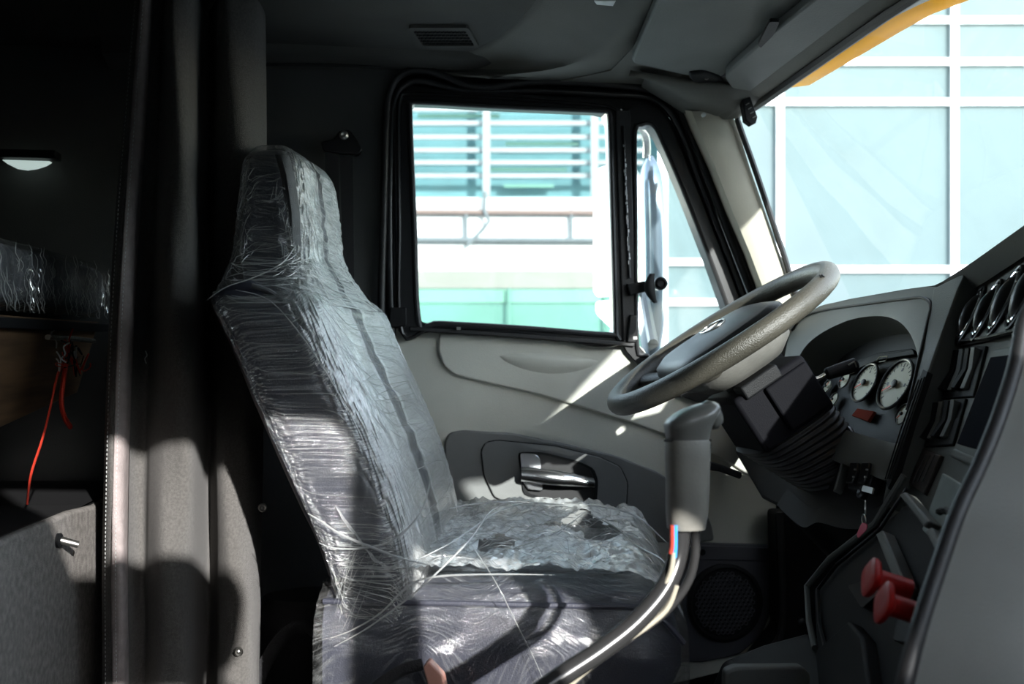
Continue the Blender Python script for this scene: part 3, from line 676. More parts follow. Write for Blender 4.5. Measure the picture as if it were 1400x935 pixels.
# ================================================================== CURTAIN
cur = thing('curtain', 'charcoal cloth sleeper curtain drawn into vertical pleats behind the seat', 'curtain', (-0.36, 1.7, 0.0))
plan = [(137, 1.66), (142, 1.63), (150, 1.615), (166, 1.62), (176, 1.66), (188, 1.68), (199, 1.68), (206, 1.645), (222, 1.60), (246, 1.595), (262, 1.625), (270, 1.70), (277, 1.79), (284, 1.82), (291, 1.79), (296, 1.74), (312, 1.71), (336, 1.715), (352, 1.75), (362, 1.83), (358, 1.92)]
base = cat([(a, b * 300, 0) for a, b in plan], 150)
ncol = 150; nrow = 70; vs = []; uvs = []
def curtain_px(u, t):
    """t: 0 at bottom, 1 at top"""
    p = base[u]; px, Y = p.x, p.y / 300
    q = max(0, (t - .30) / .70)
    w = max(0, 1 - u / 60)
    px += 40 * w * q ** 1.6 + 8 * q * max(0, 1 - u / 120)
    if u > 120: px -= (u - 120) / 30 * 18 * max(0, (.42 - t) / .42) 
    px += 2.5 * math.sin(t * 7 + u * .06)
    Y += 0.012 * math.sin(t * 9 + u * 0.09) + 0.006 * math.sin(t * 23 + u * .2)
    return px, Y
for r in range(nrow):
    t = r / (nrow - 1); z = 0.08 + t * 1.405
    for u in range(ncol):
        px, Y = curtain_px(u, t)
        d = ray(px, 467); k = Y / d.y
        vs.append(Vector((d.x * k, Y, z))); uvs.append((u / ncol, t))
fs = [(r * ncol + u, r * ncol + u + 1, (r + 1) * ncol + u + 1, (r + 1) * ncol + u) for r in range(nrow - 1) for u in range(ncol - 1)]
co = link('curtain_cloth', me_from(vs, fs, uvs), M['curtain'], cur, smooth=80); co.modifiers.new('t', 'SOLIDIFY').thickness = 0.003
def strip(u0, u1, off, name, m, lab=None):
    v = []; n = 0
    for r in range(nrow):
        a = vs0[r * ncol + u0] if False else None
    P = [[Vector(curv[r * ncol + u]) + Vector((0.25, -0.97, 0)) * off for u in range(u0, u1 + 1)] for r in range(nrow)]
    o = MB().loft(P, closed=False, cap=False).build(name, m, cur, label=lab, smooth=80); o.modifiers.new('t', 'SOLIDIFY').thickness = 0.002
curv = [v.copy() for v in vs]
strip(9, 20, 0.003, 'edge_tape', M['curtain_edge'], 'brown grey edging tape with stitching')
th = MB()
for u in (4, 11, 18):
    for r in range(0, nrow * 6 - 8, 2):
        f = r / 6; i = int(f); a = curv[i * ncol + u].lerp(curv[min(nrow - 1, i + 1) * ncol + u], f - i); f2 = f + .17; b = curv[i * ncol + u].lerp(curv[min(nrow - 1, i + 1) * ncol + u], min(1, f2 - i))
        o3 = Vector((0.25, -0.97, 0)) * 0.0055
        th.tube([a + o3, b + o3], 0.0006, 4)
th.build('stitching', M['thread'], cur, kind='stuff', smooth=None)
for (x, y) in ((326, 891), (359, 694)):
    c = PY(x, y, 1.70 if x < 340 else 1.745)
    MB().lathe(c, (0.2, -1, 0), [(0.0075, -0.004), (0.0075, 0.002), (0.0055, 0.004), (0.003, 0.002), (0, 0.003)], 16, False).build('snap_button', M['steel'], cur, label='metal snap button')
MB().tube(cat([PY(199, 480, 1.635), PY(201, 486, 1.63), PY(198, 490, 1.63), PY(200, 497, 1.63)], 10), 0.0009, 5).build('loose_thread', M['thread'], cur)

# ================================================================== SLEEPER
XB = -0.53
mt_ = thing('bunk_mattress', 'dark ribbed upper bunk mattress wrapped in clear film', 'mattress', (XB - .3, 1.3, 0.93))
P = []
def rr(w, h, n=32, e=5):
    out = []
    for k in range(n):
        a = 2 * math.pi * k / n; c, s = math.cos(a), math.sin(a)
        out.append((w * math.copysign(abs(c) ** (2 / e), c), h * math.copysign(abs(s) ** (2 / e), s)))
    return out
nS = 520
for i in range(nS):
    Y = 0.2 + i / (nS - 1) * 1.88
    w = 0.30 + 0.0045 * math.sin(Y * 2 * math.pi / 0.026)
    P.append([Vector((XB - 0.30 + a, Y, 1.003 + b * (1 + .02 * math.sin(Y * 240)))) for a, b in rr(w, 0.056)])
MB().loft(P).build('mattress_body', M['mattress'], mt_, smooth=60)
P = []
for i in range(120):
    Y = 0.2 + i / 119 * 1.87
    P.append([Vector((XB - 0.30 + a + (0.006 * noise.noise(Vector((Y * 40, k * .7, 3)))), Y, 1.003 + b + 0.005 * noise.noise(Vector((Y * 30, k * .5, 9))))) for k, (a, b) in enumerate(rr(0.312, 0.063))])
n_ = 32; fl = [v for q in P for v in q]
fs = [(i * n_ + j, i * n_ + (j + 1) % n_, (i + 1) * n_ + (j + 1) % n_, (i + 1) * n_ + j) for i in range(119) for j in range(n_)]
link('plastic_wrap', me_from(fl, fs, [(i / 119, j / n_) for i in range(120) for j in range(n_)]), M['film_bunk'], mt_, label='clear shiny film', smooth=80)
mb = MB(); rn = random.Random(12)
for k in range(150):
    Y = rn.uniform(1.3, 2.07); z = rn.uniform(.955, 1.055); L_ = rn.uniform(.01, .06); sl_ = rn.gauss(.35, .25)
    P_ = [Vector((XB + .0135 + .002 * math.sin(q * 2 + k), Y + sl_ * L_ * q / 5, min(1.06, max(.945, z - L_ * q / 5)))) for q in range(6)]
    mb.tube(P_, [.0001, .0005, .0006, .0006, .0004, .0001], 4, cap=False)
mb.build('film_creases', M['film_rope'], mt_, kind='stuff', smooth=80)
brd = thing('bunk_board', 'dark brown board slung beneath the upper bunk mattress', 'bunk board', (XB - .3, 1.3, 0.7))
MB().prism([(XB - .01, 0.3, 0.94), (XB - .01, 2.08, 0.94), (XB - 0.05, 2.08, 0.80), (XB - 0.05, 1.3, 0.735), (XB - 0.05, 0.3, 0.70)], (-0.02, 0, 0)).build('board_front', M['wood'], brd, bevel=.002)
MB().box((XB - .30, 1.2, 0.928), (0.31, 0.88, 0.008)).build('board_top', M['black'], brd, bevel=.002)
MB().tube([PX(65, 461, XB + .012), PX(100, 463, XB + .012), PX(128, 466, XB + .012)], 0.0045, 8).build('rail_rod', M['steel'], brd)
MB().tube(cat([PX(74, 452, XB + .015), PX(70, 456, XB + .02), PX(77, 466, XB + .02), PX(77, 476, XB + .02)], 10), 0.0012, 6).build('wire_hook', M['steel'], brd)
# lower bunk base in grey felt with a latch bolt
XL = -0.465
lb = thing('lower_bunk', 'grey felt covered lower bunk box with a steel bolt', 'bunk base', (XL - .3, 1.3, 0))
fp = [PX(-60, 764, XL), PX(0, 740, XL), PX(40, 723, XL), PX(100, 698, XL), PX(135, 690, XL)]
pts = [Vector((XL, 0.4, fp[0].z)), *fp, Vector((XL, 2.09, fp[-1].z)), Vector((XL, 2.09, 0.0)), Vector((XL, 0.4, 0.0))]
MB().prism(pts, (-0.6, 0, 0)).build('box_body', M['felt'], lb, bevel=0.006)
MB().prism([p + Vector((-.012, 0, .001)) for p in pts[:-2]] + [Vector((XL - .012, 2.09, fp[-1].z - .004)), Vector((XL - .012, .4, fp[0].z - .004))], (-.56, 0, 0.008)).build('box_lid', M['black_deep'], lb, smooth=None, label='black lid')
nb = PX(80, 739, XL + .002)
MB().lathe(nb, (1, -0.1, 0), [(0.011, -0.002), (0.011, 0.003), (0.006, 0.005), (0.0, 0.005)], 18, False).build('washer', M['black'], lb)
MB().tube([nb + Vector((0.004, 0, 0)), nb + Vector((0.012, 0.0, -0.002)), nb + Vector((0.026, 0.006, -0.008))], [0.006, 0.0055, 0.005], 10).build('latch_bolt', M['steel'], lb)
# black recess behind, olive shelf band above the bunk
sh_ = thing('sleeper_shelf', 'dark olive shelf edge high in the sleeper above the bunk', 'shelf', (-1.0, 1.3, 1.2))
MB().box((-1.4, 1.5, 1.275), (0.02, 0.6, 0.055)).build('shelf_front', mat('olive shelf laminate', (0.10, 0.095, 0.065), 0.7), sh_, bevel=.004)
MB().box((-1.6, 1.5, 1.33), (0.2, 0.6, 0.01)).build('shelf_board', M['wall'], sh_)
lp = thing('bunk_lamp', 'small crescent shaped sleeper lamp lens on the dark wall', 'lamp', PY(33, 222, 2.07))
def bl_(x, y): return PY(x, y, 2.06)
arc = [(2, 218), (68, 220), (60, 225), (48, 229), (34, 231), (20, 229), (10, 224)]
em = mat('lit lamp lens', (0.8, 0.85, 0.85), 0.3); eb = em.node_tree.nodes['Principled BSDF']; eb.inputs['Emission Color'].default_value = (0.8, 1.0, 0.95, 1); eb.inputs['Emission Strength'].default_value = 0.22
MB().prism([bl_(x, y) for x, y in arc], (0, 0.02, 0)).build('lamp_lens', em, lp, bevel=.002)
MB().box(PY(36, 212, 2.06), (0.06, 0.02, 0.008)).build('lamp_shade', M['black'], lp, bevel=.003)
# knotted cords
cd = thing('red_cord', 'long red orange cord hanging from the knot under the bunk', 'cord', PX(80, 500, XB + .02))
def flatcord(pts, w, m, name, par, flat=.35): return MB().tube(cat(pts, 30), w, 8, flat=flat).build(name, m, par)
flatcord([PX(86, 498, XB + .02), PX(78, 515, XB + .03), PX(68, 560, XB + .03), PX(58, 600, XB + .03), PX(42, 650, XB + .035), PX(37, 690, XB + .035)], 0.0042, M['strap'], 'cord_length', cd)
cd2 = thing('red_cord', 'short cut red cord end hanging beside the long one under the bunk', 'cord', PX(90, 500, XB + .02))
flatcord([PX(90, 500, XB + .025), PX(86, 525, XB + .035), PX(84, 550, XB + .035), PX(88, 570, XB + .035), PX(96, 583, XB + .035)], 0.0055, M['strap'], 'cord_length', cd2, .7)
kt = thing('cord_knot', 'tangled knot of red and dark string tied under the bunk board', 'knot', PX(102, 482, XB + .02))
for k in range(16):
    a = PX(102 + random.gauss(0, 10), 483 + random.gauss(0, 8), XB + .02 + random.random() * .02)
    pts = [a + Vector((random.gauss(0, .004), random.gauss(0, .014), random.gauss(0, .012))) for _ in range(5)]
    MB().tube(cat(pts, 16), 0.0013 if k % 3 else .0008, 5).build('string', (M['strap'], M['black'], M['thread'])[(k % 3) if k % 5 else 0] if k < 12 else M['black'], kt)

# ================================================================== DRIVER'S SEAT
TH = R(-12); SX, SY = 0.12, 1.68
fx = Vector((math.cos(TH), math.sin(TH), 0)); fy = Vector((-math.sin(TH), math.cos(TH), 0)); S0 = Vector((SX, SY, 0))
def SL(px, py, yl):
    """pixel -> seat-local (x, z) on the plane local y = yl"""
    p = PL(px, py, S0 + fy * yl, fy); q = p - S0; return q.dot(fx), p.z
def SW(x, y, z): return S0 + fx * x + fy * y + Vector((0, 0, z))
seat = thing('driver_seat', 'high-backed dark blue grey driver seat wrapped in clear stretch film', 'seat', S0)
def section(x0, x1, y0, y1, z0, z1, n=48, e=3.2):
    """ring in a slanted slice: x from x0..x1, y from y0..y1; z follows x so the slice can tilt"""
    cx, cy2 = (x0 + x1) / 2, (y0 + y1) / 2; out = []
    for k in range(n):
        a = 2 * math.pi * k / n; c, s = math.cos(a), math.sin(a)
        u = math.copysign(abs(c) ** (2 / e), c); v = math.copysign(abs(s) ** (2 / e), s)
        out.append((cx + (x1 - x0) / 2 * u, cy2 + (y1 - y0) / 2 * v, z0 + (z1 - z0) * (u + 1) / 2))
    return out
def interp_rows(rows, n):
    pts = [Vector(r[:4]) if len(r) == 4 else Vector(r) for r in rows]
    res = []
    ks = [r[0] for r in rows]
    for i in range(n):
        y = ks[0] + (ks[-1] - ks[0]) * i / (n - 1)
        j = max(0, min(len(rows) - 2, next((q for q in range(len(ks) - 1) if ks[q + 1] >= y), len(ks) - 2)))
        t = (y - ks[j]) / (ks[j + 1] - ks[j])
        p0, p1, p2, p3 = rows[max(j - 1, 0)], rows[j], rows[j + 1], rows[min(j + 2, len(rows) - 1)]
        row = [y]
        for c in range(1, len(rows[0])):
            h = ks[j + 1] - ks[j]
            m1 = (p2[c] - p0[c]) / max(1e-6, p2[0] - p0[0]) * h; m2 = (p3[c] - p1[c]) / max(1e-6, p3[0] - p1[0]) * h
            row.append((2 * t ** 3 - 3 * t * t + 1) * p1[c] + (t ** 3 - 2 * t * t + t) * m1 + (-2 * t ** 3 + 3 * t * t) * p2[c] + (t ** 3 - t * t) * m2)
        res.append(row)
    return res
def body(rows, n, e=3.2, nn=48, wob=0.0, seed=0, ycen=0.0, closetop=True):
    """rows: (py, Lpx, Npx, halfwidth) read on the near side plane"""
    secs = []
    for py, L_, N_, w in interp_rows(rows, n):
        w = max(w, .01)
        x0, z0 = SL(L_, py, ycen - w); x1, z1 = SL(N_, py, ycen - w); z1 = z0
        s = section(x0, x1, ycen - w, ycen + w, z0, z1, nn, e)
        secs.append([SW(*p) for p in s])
    if closetop:
        c = sum(secs[0], Vector()) / nn
        for k in (0.80, 0.5, 0.2):
            secs.insert(0, [c + (p - c) * k + Vector((0, 0, 0.006 * (1 - k))) for p in (secs[0] if k == .8 else base0)]) if False else None
        base0 = secs[0]; extra = []
        for k, dz in ((0.1, .012), (0.5, .010), (0.8, .005)):
            extra.append([c + (p - c) * k + Vector((0, 0, dz)) for p in base0])
        secs = extra + secs
    return secs
rows_main = [(207, 342, 388, .085), (216, 331, 394, .105), (240, 325, 399, .122), (300, 318, 406, .13), (350, 316, 409, .135), (400, 322, 418, .165), (450, 334, 430, .20), (500, 348, 448, .215), (600, 385, 498, .22), (700, 430, 540, .22), (760, 450, 556, .22), (800, 462, 560, .22)]
sm = body(rows_main, 60, e=4)
MB().loft(sm).build('backrest', M['leather'], seat, smooth=60)
# grey cloth strip seam on the headrest ridge
strip_pts = [(392, 212), (400, 240), (407, 290), (409, 340), (414, 385)]
bd = MB()
sec2 = []
for x, y in strip_pts:
    a = SL(x - 13, y, -.132); b = SL(x + 1, y, -.137)
    sec2.append([SW(a[0], -.136, a[1]), SW((a[0] + b[0]) / 2, -.142, (a[1] + b[1]) / 2), SW(b[0], -.134, b[1])])
so = bd.loft([*sec2], closed=False, cap=False).build('headrest_band', M['leather_grey'], seat, label='grey band along the headrest edge', smooth=60); so.modifiers.new('t', 'SOLIDIFY').thickness = .003
rows_bol = [(392, 306, 352, .03), (398, 287, 372, .042), (412, 280, 388, .05), (450, 296, 418, .052), (500, 318, 450, .052), (550, 338, 478, .052), (600, 360, 502, .052), (650, 382, 521, .052), (700, 405, 540, .052), (740, 425, 551, .05), (790, 444, 556, .04)]
for yc in (-.215, .215):
    MB().loft([[p for p in s] for s in body([r for r in rows_bol], 44, e=4, ycen=-.215)] if yc < 0 else [[p + fy * .43 for p in s] for s in body(rows_bol, 44, e=4, ycen=-.215)]).build('side_bolster', M['leather'], seat, smooth=60)
# welt (piping) along the near bolster edge
wp = [(345, 390), (378, 404), (418, 448), (450, 500), (478, 550), (502, 600), (521, 650), (540, 700), (552, 745)]
pp = []
for x, y in wp:
    q = SL(x - 2, y, -.262); pp.append(SW(q[0], -.256, q[1]))
MB().tube(cat(pp, 50), 0.004, 8).build('piping', M['leather_grey'], seat, label='grey piping')
# cushion
xb, _ = SL(440, 800, -.27); xf, _ = SL(936, 820, -.27)
secs = []
nx = 40
for i in range(nx):
    t = i / (nx - 1); x = xb + (xf - xb) * t
    e_ = max(0, (t - .86) / .14); top_ = 0.548 - 0.07 * e_ ** 2.2 + 0.010 * math.sin(math.pi * t); botm = 0.34 + 0.08 * e_ ** 2
    w = 0.268 - 0.05 * e_ ** 2.5
    s = []
    for a, b in rr(w, (top_ - botm) / 2, 48, 5):
        dz = -0.014 * math.cos(a / w * math.pi * .5) ** 2 * (1 if b > 0 else 0) * (1 - e_)
        s.append(SW(x, a, (top_ + botm) / 2 + b + dz))
    secs.append(s)
MB().loft(secs).build('cushion', M['leather'], seat, smooth=60)
MB().prism([SW(x, y, 0.552) for x, y in [(xb + .1, -.17), (xf - .08, -.17), (xf - .06, 0), (xf - .08, .17), (xb + .1, .17)]], (0, 0, 0.006)).build('cushion_insert', M['leather_grey'], seat, bevel=.003, label='grey cloth centre panel')
cp = [SW(xb + (xf - xb) * t, -.262, 0.528 - 0.05 * max(0, (t - .86) / .14) ** 2) for t in [i / 20 for i in range(21)]]
MB().tube(cat(cp, 40), 0.0045, 8).build('piping', M['leather'], seat)
# pedestal
MB().prism([SW(xb + .08, -.2, .0), SW(xf - .08, -.2, .0), SW(xf - .08, .2, 0), SW(xb + .08, .2, 0)], (0, 0, .36)).build('pedestal', M['black'], seat, bevel=.01)
# ---- film: backrest + headrest shell
def film(rows, n, nn, name, m, wob, seed, e=3.0, ycen=0, stretch=(1, 1), lab=None, part=None):
    secs = body(rows, n, e, nn, ycen=ycen)
    V = []; UV = []; ns = len(secs)
    for i, s in enumerate(secs):
        c = sum(s, Vector()) / nn
        for k, p in enumerate(s):
            d = (p - c); d.normalize()
            f = noise.noise(Vector((i * .22 * stretch[0] + k * .05, k * .55 * stretch[1], seed))) + .5 * noise.noise(Vector((i * .5, k * 1.1, seed + 5))) + .8 * abs(noise.noise(Vector((i * .12 + k * .3, k * .18 - i * .25, seed + 9))))
            V.append(p + d * (wob * f)); UV.append((k / nn, i / ns))
    F_ = [(i * nn + j, i * nn + (j + 1) % nn, (i + 1) * nn + (j + 1) % nn, (i + 1) * nn + j) for i in range(ns - 1) for j in range(nn)]
    F_.append(tuple(range(nn - 1, -1, -1)))
    GR[lab] = (V, nn, ns)
    return link(name, me_from(V, F_, UV), m, seat, label=lab, smooth=80)
GR = {}
rows_f1 = [(200, 346, 388, .085), (206, 335, 400, .11), (225, 322, 408, .132), (300, 312, 414, .145), (345, 305, 417, .155), (375, 290, 421, .20), (400, 275, 424, .25), (415, 275, 432, .278)]
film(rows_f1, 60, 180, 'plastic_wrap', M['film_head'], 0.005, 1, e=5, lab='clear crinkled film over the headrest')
rows_f2 = [(398, 277, 422, .25), (415, 275, 432, .278), (450, 292, 446, .282), (500, 314, 468, .282), (550, 335, 492, .282), (600, 357, 515, .28), (650, 380, 535, .28), (700, 403, 552, .275), (740, 422, 562, .275), (800, 442, 572, .27), (870, 456, 560, .262), (960, 470, 560, .262)]
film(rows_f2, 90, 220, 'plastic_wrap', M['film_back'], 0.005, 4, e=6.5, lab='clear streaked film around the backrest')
# ---- film over the cushion (side + front band)
V = []; UV = []; nn = 160; ns = 110
for i in range(ns):
    t = i / (ns - 1); x = (xb - .01) + (xf + .012 - xb + .01) * t
    e_ = max(0, (t - .84) / .16); top_ = 0.556 - 0.06 * e_ ** 2.2 + .01 * math.sin(math.pi * t); botm = 0.30
    w = 0.282 - 0.06 * e_ ** 2.5
    for k, (a, b) in enumerate(rr(w, (top_ - botm) / 2, nn, 4.2)):
        f = noise.noise(Vector((i * .07, k * .5, 31))) + .6 * abs(noise.noise(Vector((i * .12, k * .9 + i * .1, 41))))
        V.append(SW(x, a * (1 + .012 * f), (top_ + botm) / 2 + b + .005 * f)); UV.append((t, k / nn))
F_ = [(i * nn + j, i * nn + (j + 1) % nn, (i + 1) * nn + (j + 1) % nn, (i + 1) * nn + j) for i in range(ns - 1) for j in range(nn)]
F_.append(tuple(range((ns - 1) * nn, ns * nn)))
CG = ([v.copy() for v in V], nn, ns)
link('plastic_wrap', me_from(V, F_, UV), M['film_base'], seat, label='clear streaked film around the cushion', smooth=80)
# ---- crumpled milky sheet on top of the cushion, with holes
nu, nv = 150, 110; V = []; UV = []
def sheet(u, v):
    x = xb + .02 + (xf + .0 - xb - .02) * u; y = -.275 + .55 * v
    h = 0.572 + .010 * math.sin(math.pi * u)
    edge = max(0, (v - .8) / .2)
    n1 = noise.noise(Vector((u * 9, v * 7, 3))); n2 = abs(noise.noise(Vector((u * 22 + v * 8, v * 16 - u * 9, 5)))); n3 = abs(noise.noise(Vector((u * 46, v * 40, 8))))
    z = h + .010 * n1 + .011 * (.4 - n2) * (1 + .5 * edge) + .004 * n3 + edge * .008 - max(0, (u - .85) / .15) ** 2 * .06
    z += 0.09 * max(0, (.16 - u) / .16) ** 1.5
    return SW(x, y, z)
for i in range(nu):
    for j in range(nv): V.append(sheet(i / (nu - 1), j / (nv - 1))); UV.append((i / nu, j / nv))
SG = ([v.copy() for v in V], nv, nu)
hol = [(.43, .30, .055, .12), (.70, .66, .07, .16), (.78, .50, .07, .12), (.60, .56, .03, .08)]
F_ = []
for i in range(nu - 1):
    for j in range(nv - 1):
        u, v = i / nu, j / nv
        w = .25 * noise.noise(Vector((u * 20, v * 20, 1)))
        if any(((u - a) / c) ** 2 + ((v - b) / d) ** 2 < 1 + w for a, b, c, d in hol): continue
        F_.append((i * nv + j, (i + 1) * nv + j, (i + 1) * nv + j + 1, i * nv + j + 1))
link('plastic_wrap', me_from(V, F_, UV), M['film_top'], seat, label='milky crumpled film bunched on top of the cushion', smooth=80)
# ---- pulled strands / rolled edges of film
def strand(pts, r, yl, name='film_strand'):
    P = []
    for q in pts:
        yy = q[2] if len(q) > 2 else yl
        a = SL(q[0], q[1], yy); P.append(SW(a[0], yy, a[1]))
    c = cat(P, 46); rr_ = [r * .6 * math.sin(math.pi * min(.97, max(.03, i / 45))) ** .35 * (0.7 + .5 * abs(noise.noise(Vector((i * .35, r * 900, 2))))) for i in range(46)]
    return MB().tube(c, rr_, 7, flat=.6).build(name, M['film_rope'], seat, smooth=80)
strand([(421, 702), (438, 712), (465, 730), (500, 745), (545, 762), (585, 772)], .004, -.292)
strand([(436, 742), (455, 749), (490, 750), (530, 742), (560, 720), (580, 690), (592, 640)], .0035, -.290)
strand([(457, 884), (500, 860), (545, 828), (590, 790), (640, 740, -.26), (670, 700, -.2), (690, 690, -.1)], .003, -.292)
strand([(452, 872), (480, 862), (520, 838), (560, 800), (600, 788), (680, 785), (760, 786)], .003, -.292)
strand([(628, 722, -.15), (655, 760, -.25), (680, 800), (705, 850), (730, 900), (745, 935)], .0022, -.292)
strand([(590, 770, -.24), (640, 768, -.20), (700, 750, -.15), (760, 728, -.05), (800, 700, .05)], .003, -.24)
strand([(560, 770, -.27), (620, 740, -.22), (680, 700, -.1), (720, 688, 0), (770, 690, .1)], .0035, -.24)
strand([(800, 700, .1), (840, 720, .0), (870, 745, -.12), (905, 765, -.2), (920, 790, -.25)], .003, 0)
strand([(595, 700, .1), (640, 690, .15), (700, 686, .2), (760, 690, .22), (820, 692, .2), (870, 706, .18), (912, 742, .12)], .0045, .2)
strand([(280, 412), (310, 392), (345, 380), (385, 360), (405, 335, -.2)], .002, -.29)
strand([(322, 396), (370, 412), (420, 470), (470, 550), (500, 610)], .0018, -.29)
for k in range(14):       # fine pulled lines fanning out from the waist of the wrap
    a0 = (500 + random.uniform(-20, 30), 745 + random.uniform(-15, 20)); a1 = (462 + random.uniform(-6, 20), 770 + k * 8)
    strand([a0, ((a0[0] + a1[0]) / 2, (a0[1] + a1[1]) / 2 + random.uniform(-6, 6)), a1], .0004, -.287)

def creases(V, nn, ns, count, i0, i1, k0, k1, di, dk, spread, r, seed, name='film_creases', wrap=True, off=.0012, length=(5, 16)):
    rnd = random.Random(seed); mb = MB()
    def at(i, k):
        i = max(0, min(ns - 1.001, i)); k = k % nn if wrap else max(0, min(nn - 1.001, k))
        a, b = int(i), int(k); fi, fk = i - a, k - b; b2 = (b + 1) % nn if wrap else b + 1
        p = V[a * nn + b].lerp(V[a * nn + b2], fk).lerp(V[(a + 1) * nn + b].lerp(V[(a + 1) * nn + b2], fk), fi)
        u = V[a * nn + b2] - V[a * nn + b]; w = V[(a + 1) * nn + b] - V[a * nn + b]; n = u.cross(w)
        if n.length < 1e-9: return p
        n.normalize(); c = (SW(0, 0, p.z) - p)
        if n.dot(O - p) < 0: n = -n
        return p + n * off
    for _ in range(count):
        i = rnd.uniform(i0, i1); k = rnd.uniform(k0, k1); a = math.atan2(dk, di) + rnd.gauss(0, spread); bend = rnd.gauss(0, .06); L_ = rnd.uniform(*length); pts = []
        for q in range(7):
            pts.append(at(i, k)); i += math.cos(a) * L_ / 6; k += math.sin(a) * L_ / 6; a += bend
        if (pts[0] - pts[-1]).length < .004: continue
        rr_ = r * rnd.uniform(.5, 1.4)
        mb.tube(pts, [rr_ * .3, rr_ * .8, rr_, rr_ * .9, rr_, rr_ * .7, rr_ * .3], 4, cap=False, flat=.8)
    mb.build(name, M['film_rope'], seat, kind='stuff', smooth=80, label='fine pulled creases in the film')
Vh, n1_, s1_ = GR['clear crinkled film over the headrest']
creases(Vh, n1_, s1_, 170, 8, 50, 122, 168, 1.0, -1.2, .7, .00045, 3, length=(3, 10))       # near side of the headrest
creases(Vh, n1_, s1_, 120, 44, 62, 118, 178, .5, 2.0, .25, .0005, 4, length=(14, 34))       # fan from the shoulder corner
creases(Vh, n1_, s1_, 150, 12, 60, 160, 205, 1.0, 1.2, .4, .0005, 5, length=(5, 14))        # front of the headrest
Vb, n2_, s2_ = GR['clear streaked film around the backrest']
creases(Vb, n2_, s2_, 45, 3, 90, 145, 190, .25, 2.0, .2, .0004, 6, length=(6, 22))
creases(Vb, n2_, s2_, 260, 3, 80, 195, 245, 1.0, 1.3, .35, .0005, 7, length=(6, 18))
creases(Vb, n2_, s2_, 90, 56, 86, 135, 210, .5, 2.0, .3, .0006, 8, length=(14, 40))
creases(CG[0], CG[1], CG[2], 420, 6, 100, 100, 142, 2.2, .35, .2, .0005, 9, length=(5, 24))
creases(SG[0], SG[1], SG[2], 300, 4, 140, 3, 105, 1.0, .9, .8, .0006, 10, wrap=False, length=(6, 26))

# buckle and dark pouch behind / below the seat
bk = thing('seat_buckle', 'copper pink buckle tongue beside the cushion at the bottom edge', 'buckle', SW(.05, -.33, .35))
def bp_(x, y): q = SL(x, y, -.34); return SW(q[0], -.34, q[1])
MB().prism([bp_(x, y) for x, y in rounded([(578, 912), (586, 904), (606, 925), (612, 955), (590, 955)], 4)], fy * .02).build('tongue', M['buckle'], bk, bevel=.003)
MB().tube(cat([bp_(578, 908), bp_(550, 916), bp_(520, 935), bp_(505, 950)], 14), .008, 8, flat=.3).build('webbing', M['belt'], bk)
pc = thing('floor_bag', 'black fabric bag slumped behind the driver seat', 'bag', (-0.15, 1.8, 0))
secs = []
for i in range(14):
    t = i / 13; z = 0.0 + t * .42; w = .13 * (1 - t * .35) * (1 + .08 * math.sin(t * 9)); 
    secs.append([Vector((-0.13 + .02 * t + w * math.cos(a) * (1 + .06 * math.sin(3 * a + t * 5)), 1.93 + .7 * w * math.sin(a), z)) for a in [2 * math.pi * k / 24 for k in range(24)]])
MB().loft(secs).build('bag_body', M['belt'], pc, smooth=60)
MB().tube(cat([(-.22, 1.82, .1), (-.2, 1.79, .3), (-.13, 1.79, .40), (-.06, 1.79, .34), (-.03, 1.79, .2)], 24), .012, 8, flat=.3).build('strap', M['belt'], pc)

# ================================================================== STEERING WHEEL
WT = R(33)
wc = PY(984, 462, 1.68)
wnv = Vector((-math.sin(WT), 0, math.cos(WT))); wu = Vector((math.cos(WT), 0, math.sin(WT)))
ROLL = R(2.8); wv = (Vector((0, 1, 0)) * math.cos(ROLL) - wnv * math.sin(ROLL)); wnv = wu.cross(wv).normalized()
def WP(a, b, h=0): return wc + wu * a + wv * b + wnv * h      # a: up-forward in wheel plane, b: towards the door, h: towards the driver
wh = thing('steering_wheel', 'large worn olive grey four-spoke steering wheel', 'steering wheel', wc)
Rw = 0.213; rt = 0.0178
vs = []; nA, nB = 120, 18
for i in range(nA):
    A = 2 * math.pi * i / nA
    for j in range(nB):
        B = 2 * math.pi * j / nB
        grip = 1 + .035 * math.cos(A * 36) * (1 if math.cos(B) < 0 else 0) * .5
        r_ = Rw + rt * grip * math.cos(B); vs.append(WP(r_ * math.cos(A), r_ * math.sin(A), rt * 1.05 * math.sin(B)))
fs = [(i * nB + j, i * nB + (j + 1) % nB, ((i + 1) % nA) * nB + (j + 1) % nB, ((i + 1) % nA) * nB + j) for i in range(nA) for j in range(nB)]
link('rim', me_from(vs, fs), M['wheel'], wh, smooth=80)
for ang in (52, 128, 232, 308):
    A = R(ang); secs = []
    for i in range(12):
        t = i / 11; r0 = .07 + t * (Rw - .07 + .004); w = .030 - .010 * math.sin(math.pi * t * .9); th_ = .012 - .002 * t; h = -.034 + .032 * t ** 1.6
        dr = Vector((math.cos(A), math.sin(A))); pn = Vector((-math.sin(A), math.cos(A)))
        s = []
        for k in range(14):
            q = 2 * math.pi * k / 14; c = dr * r0 + pn * (w * math.cos(q))
            s.append(WP(c.x, c.y, h + th_ * math.sin(q)))
        secs.append(s)
    MB().loft(secs).build('spoke', M['wheel'], wh, smooth=60)
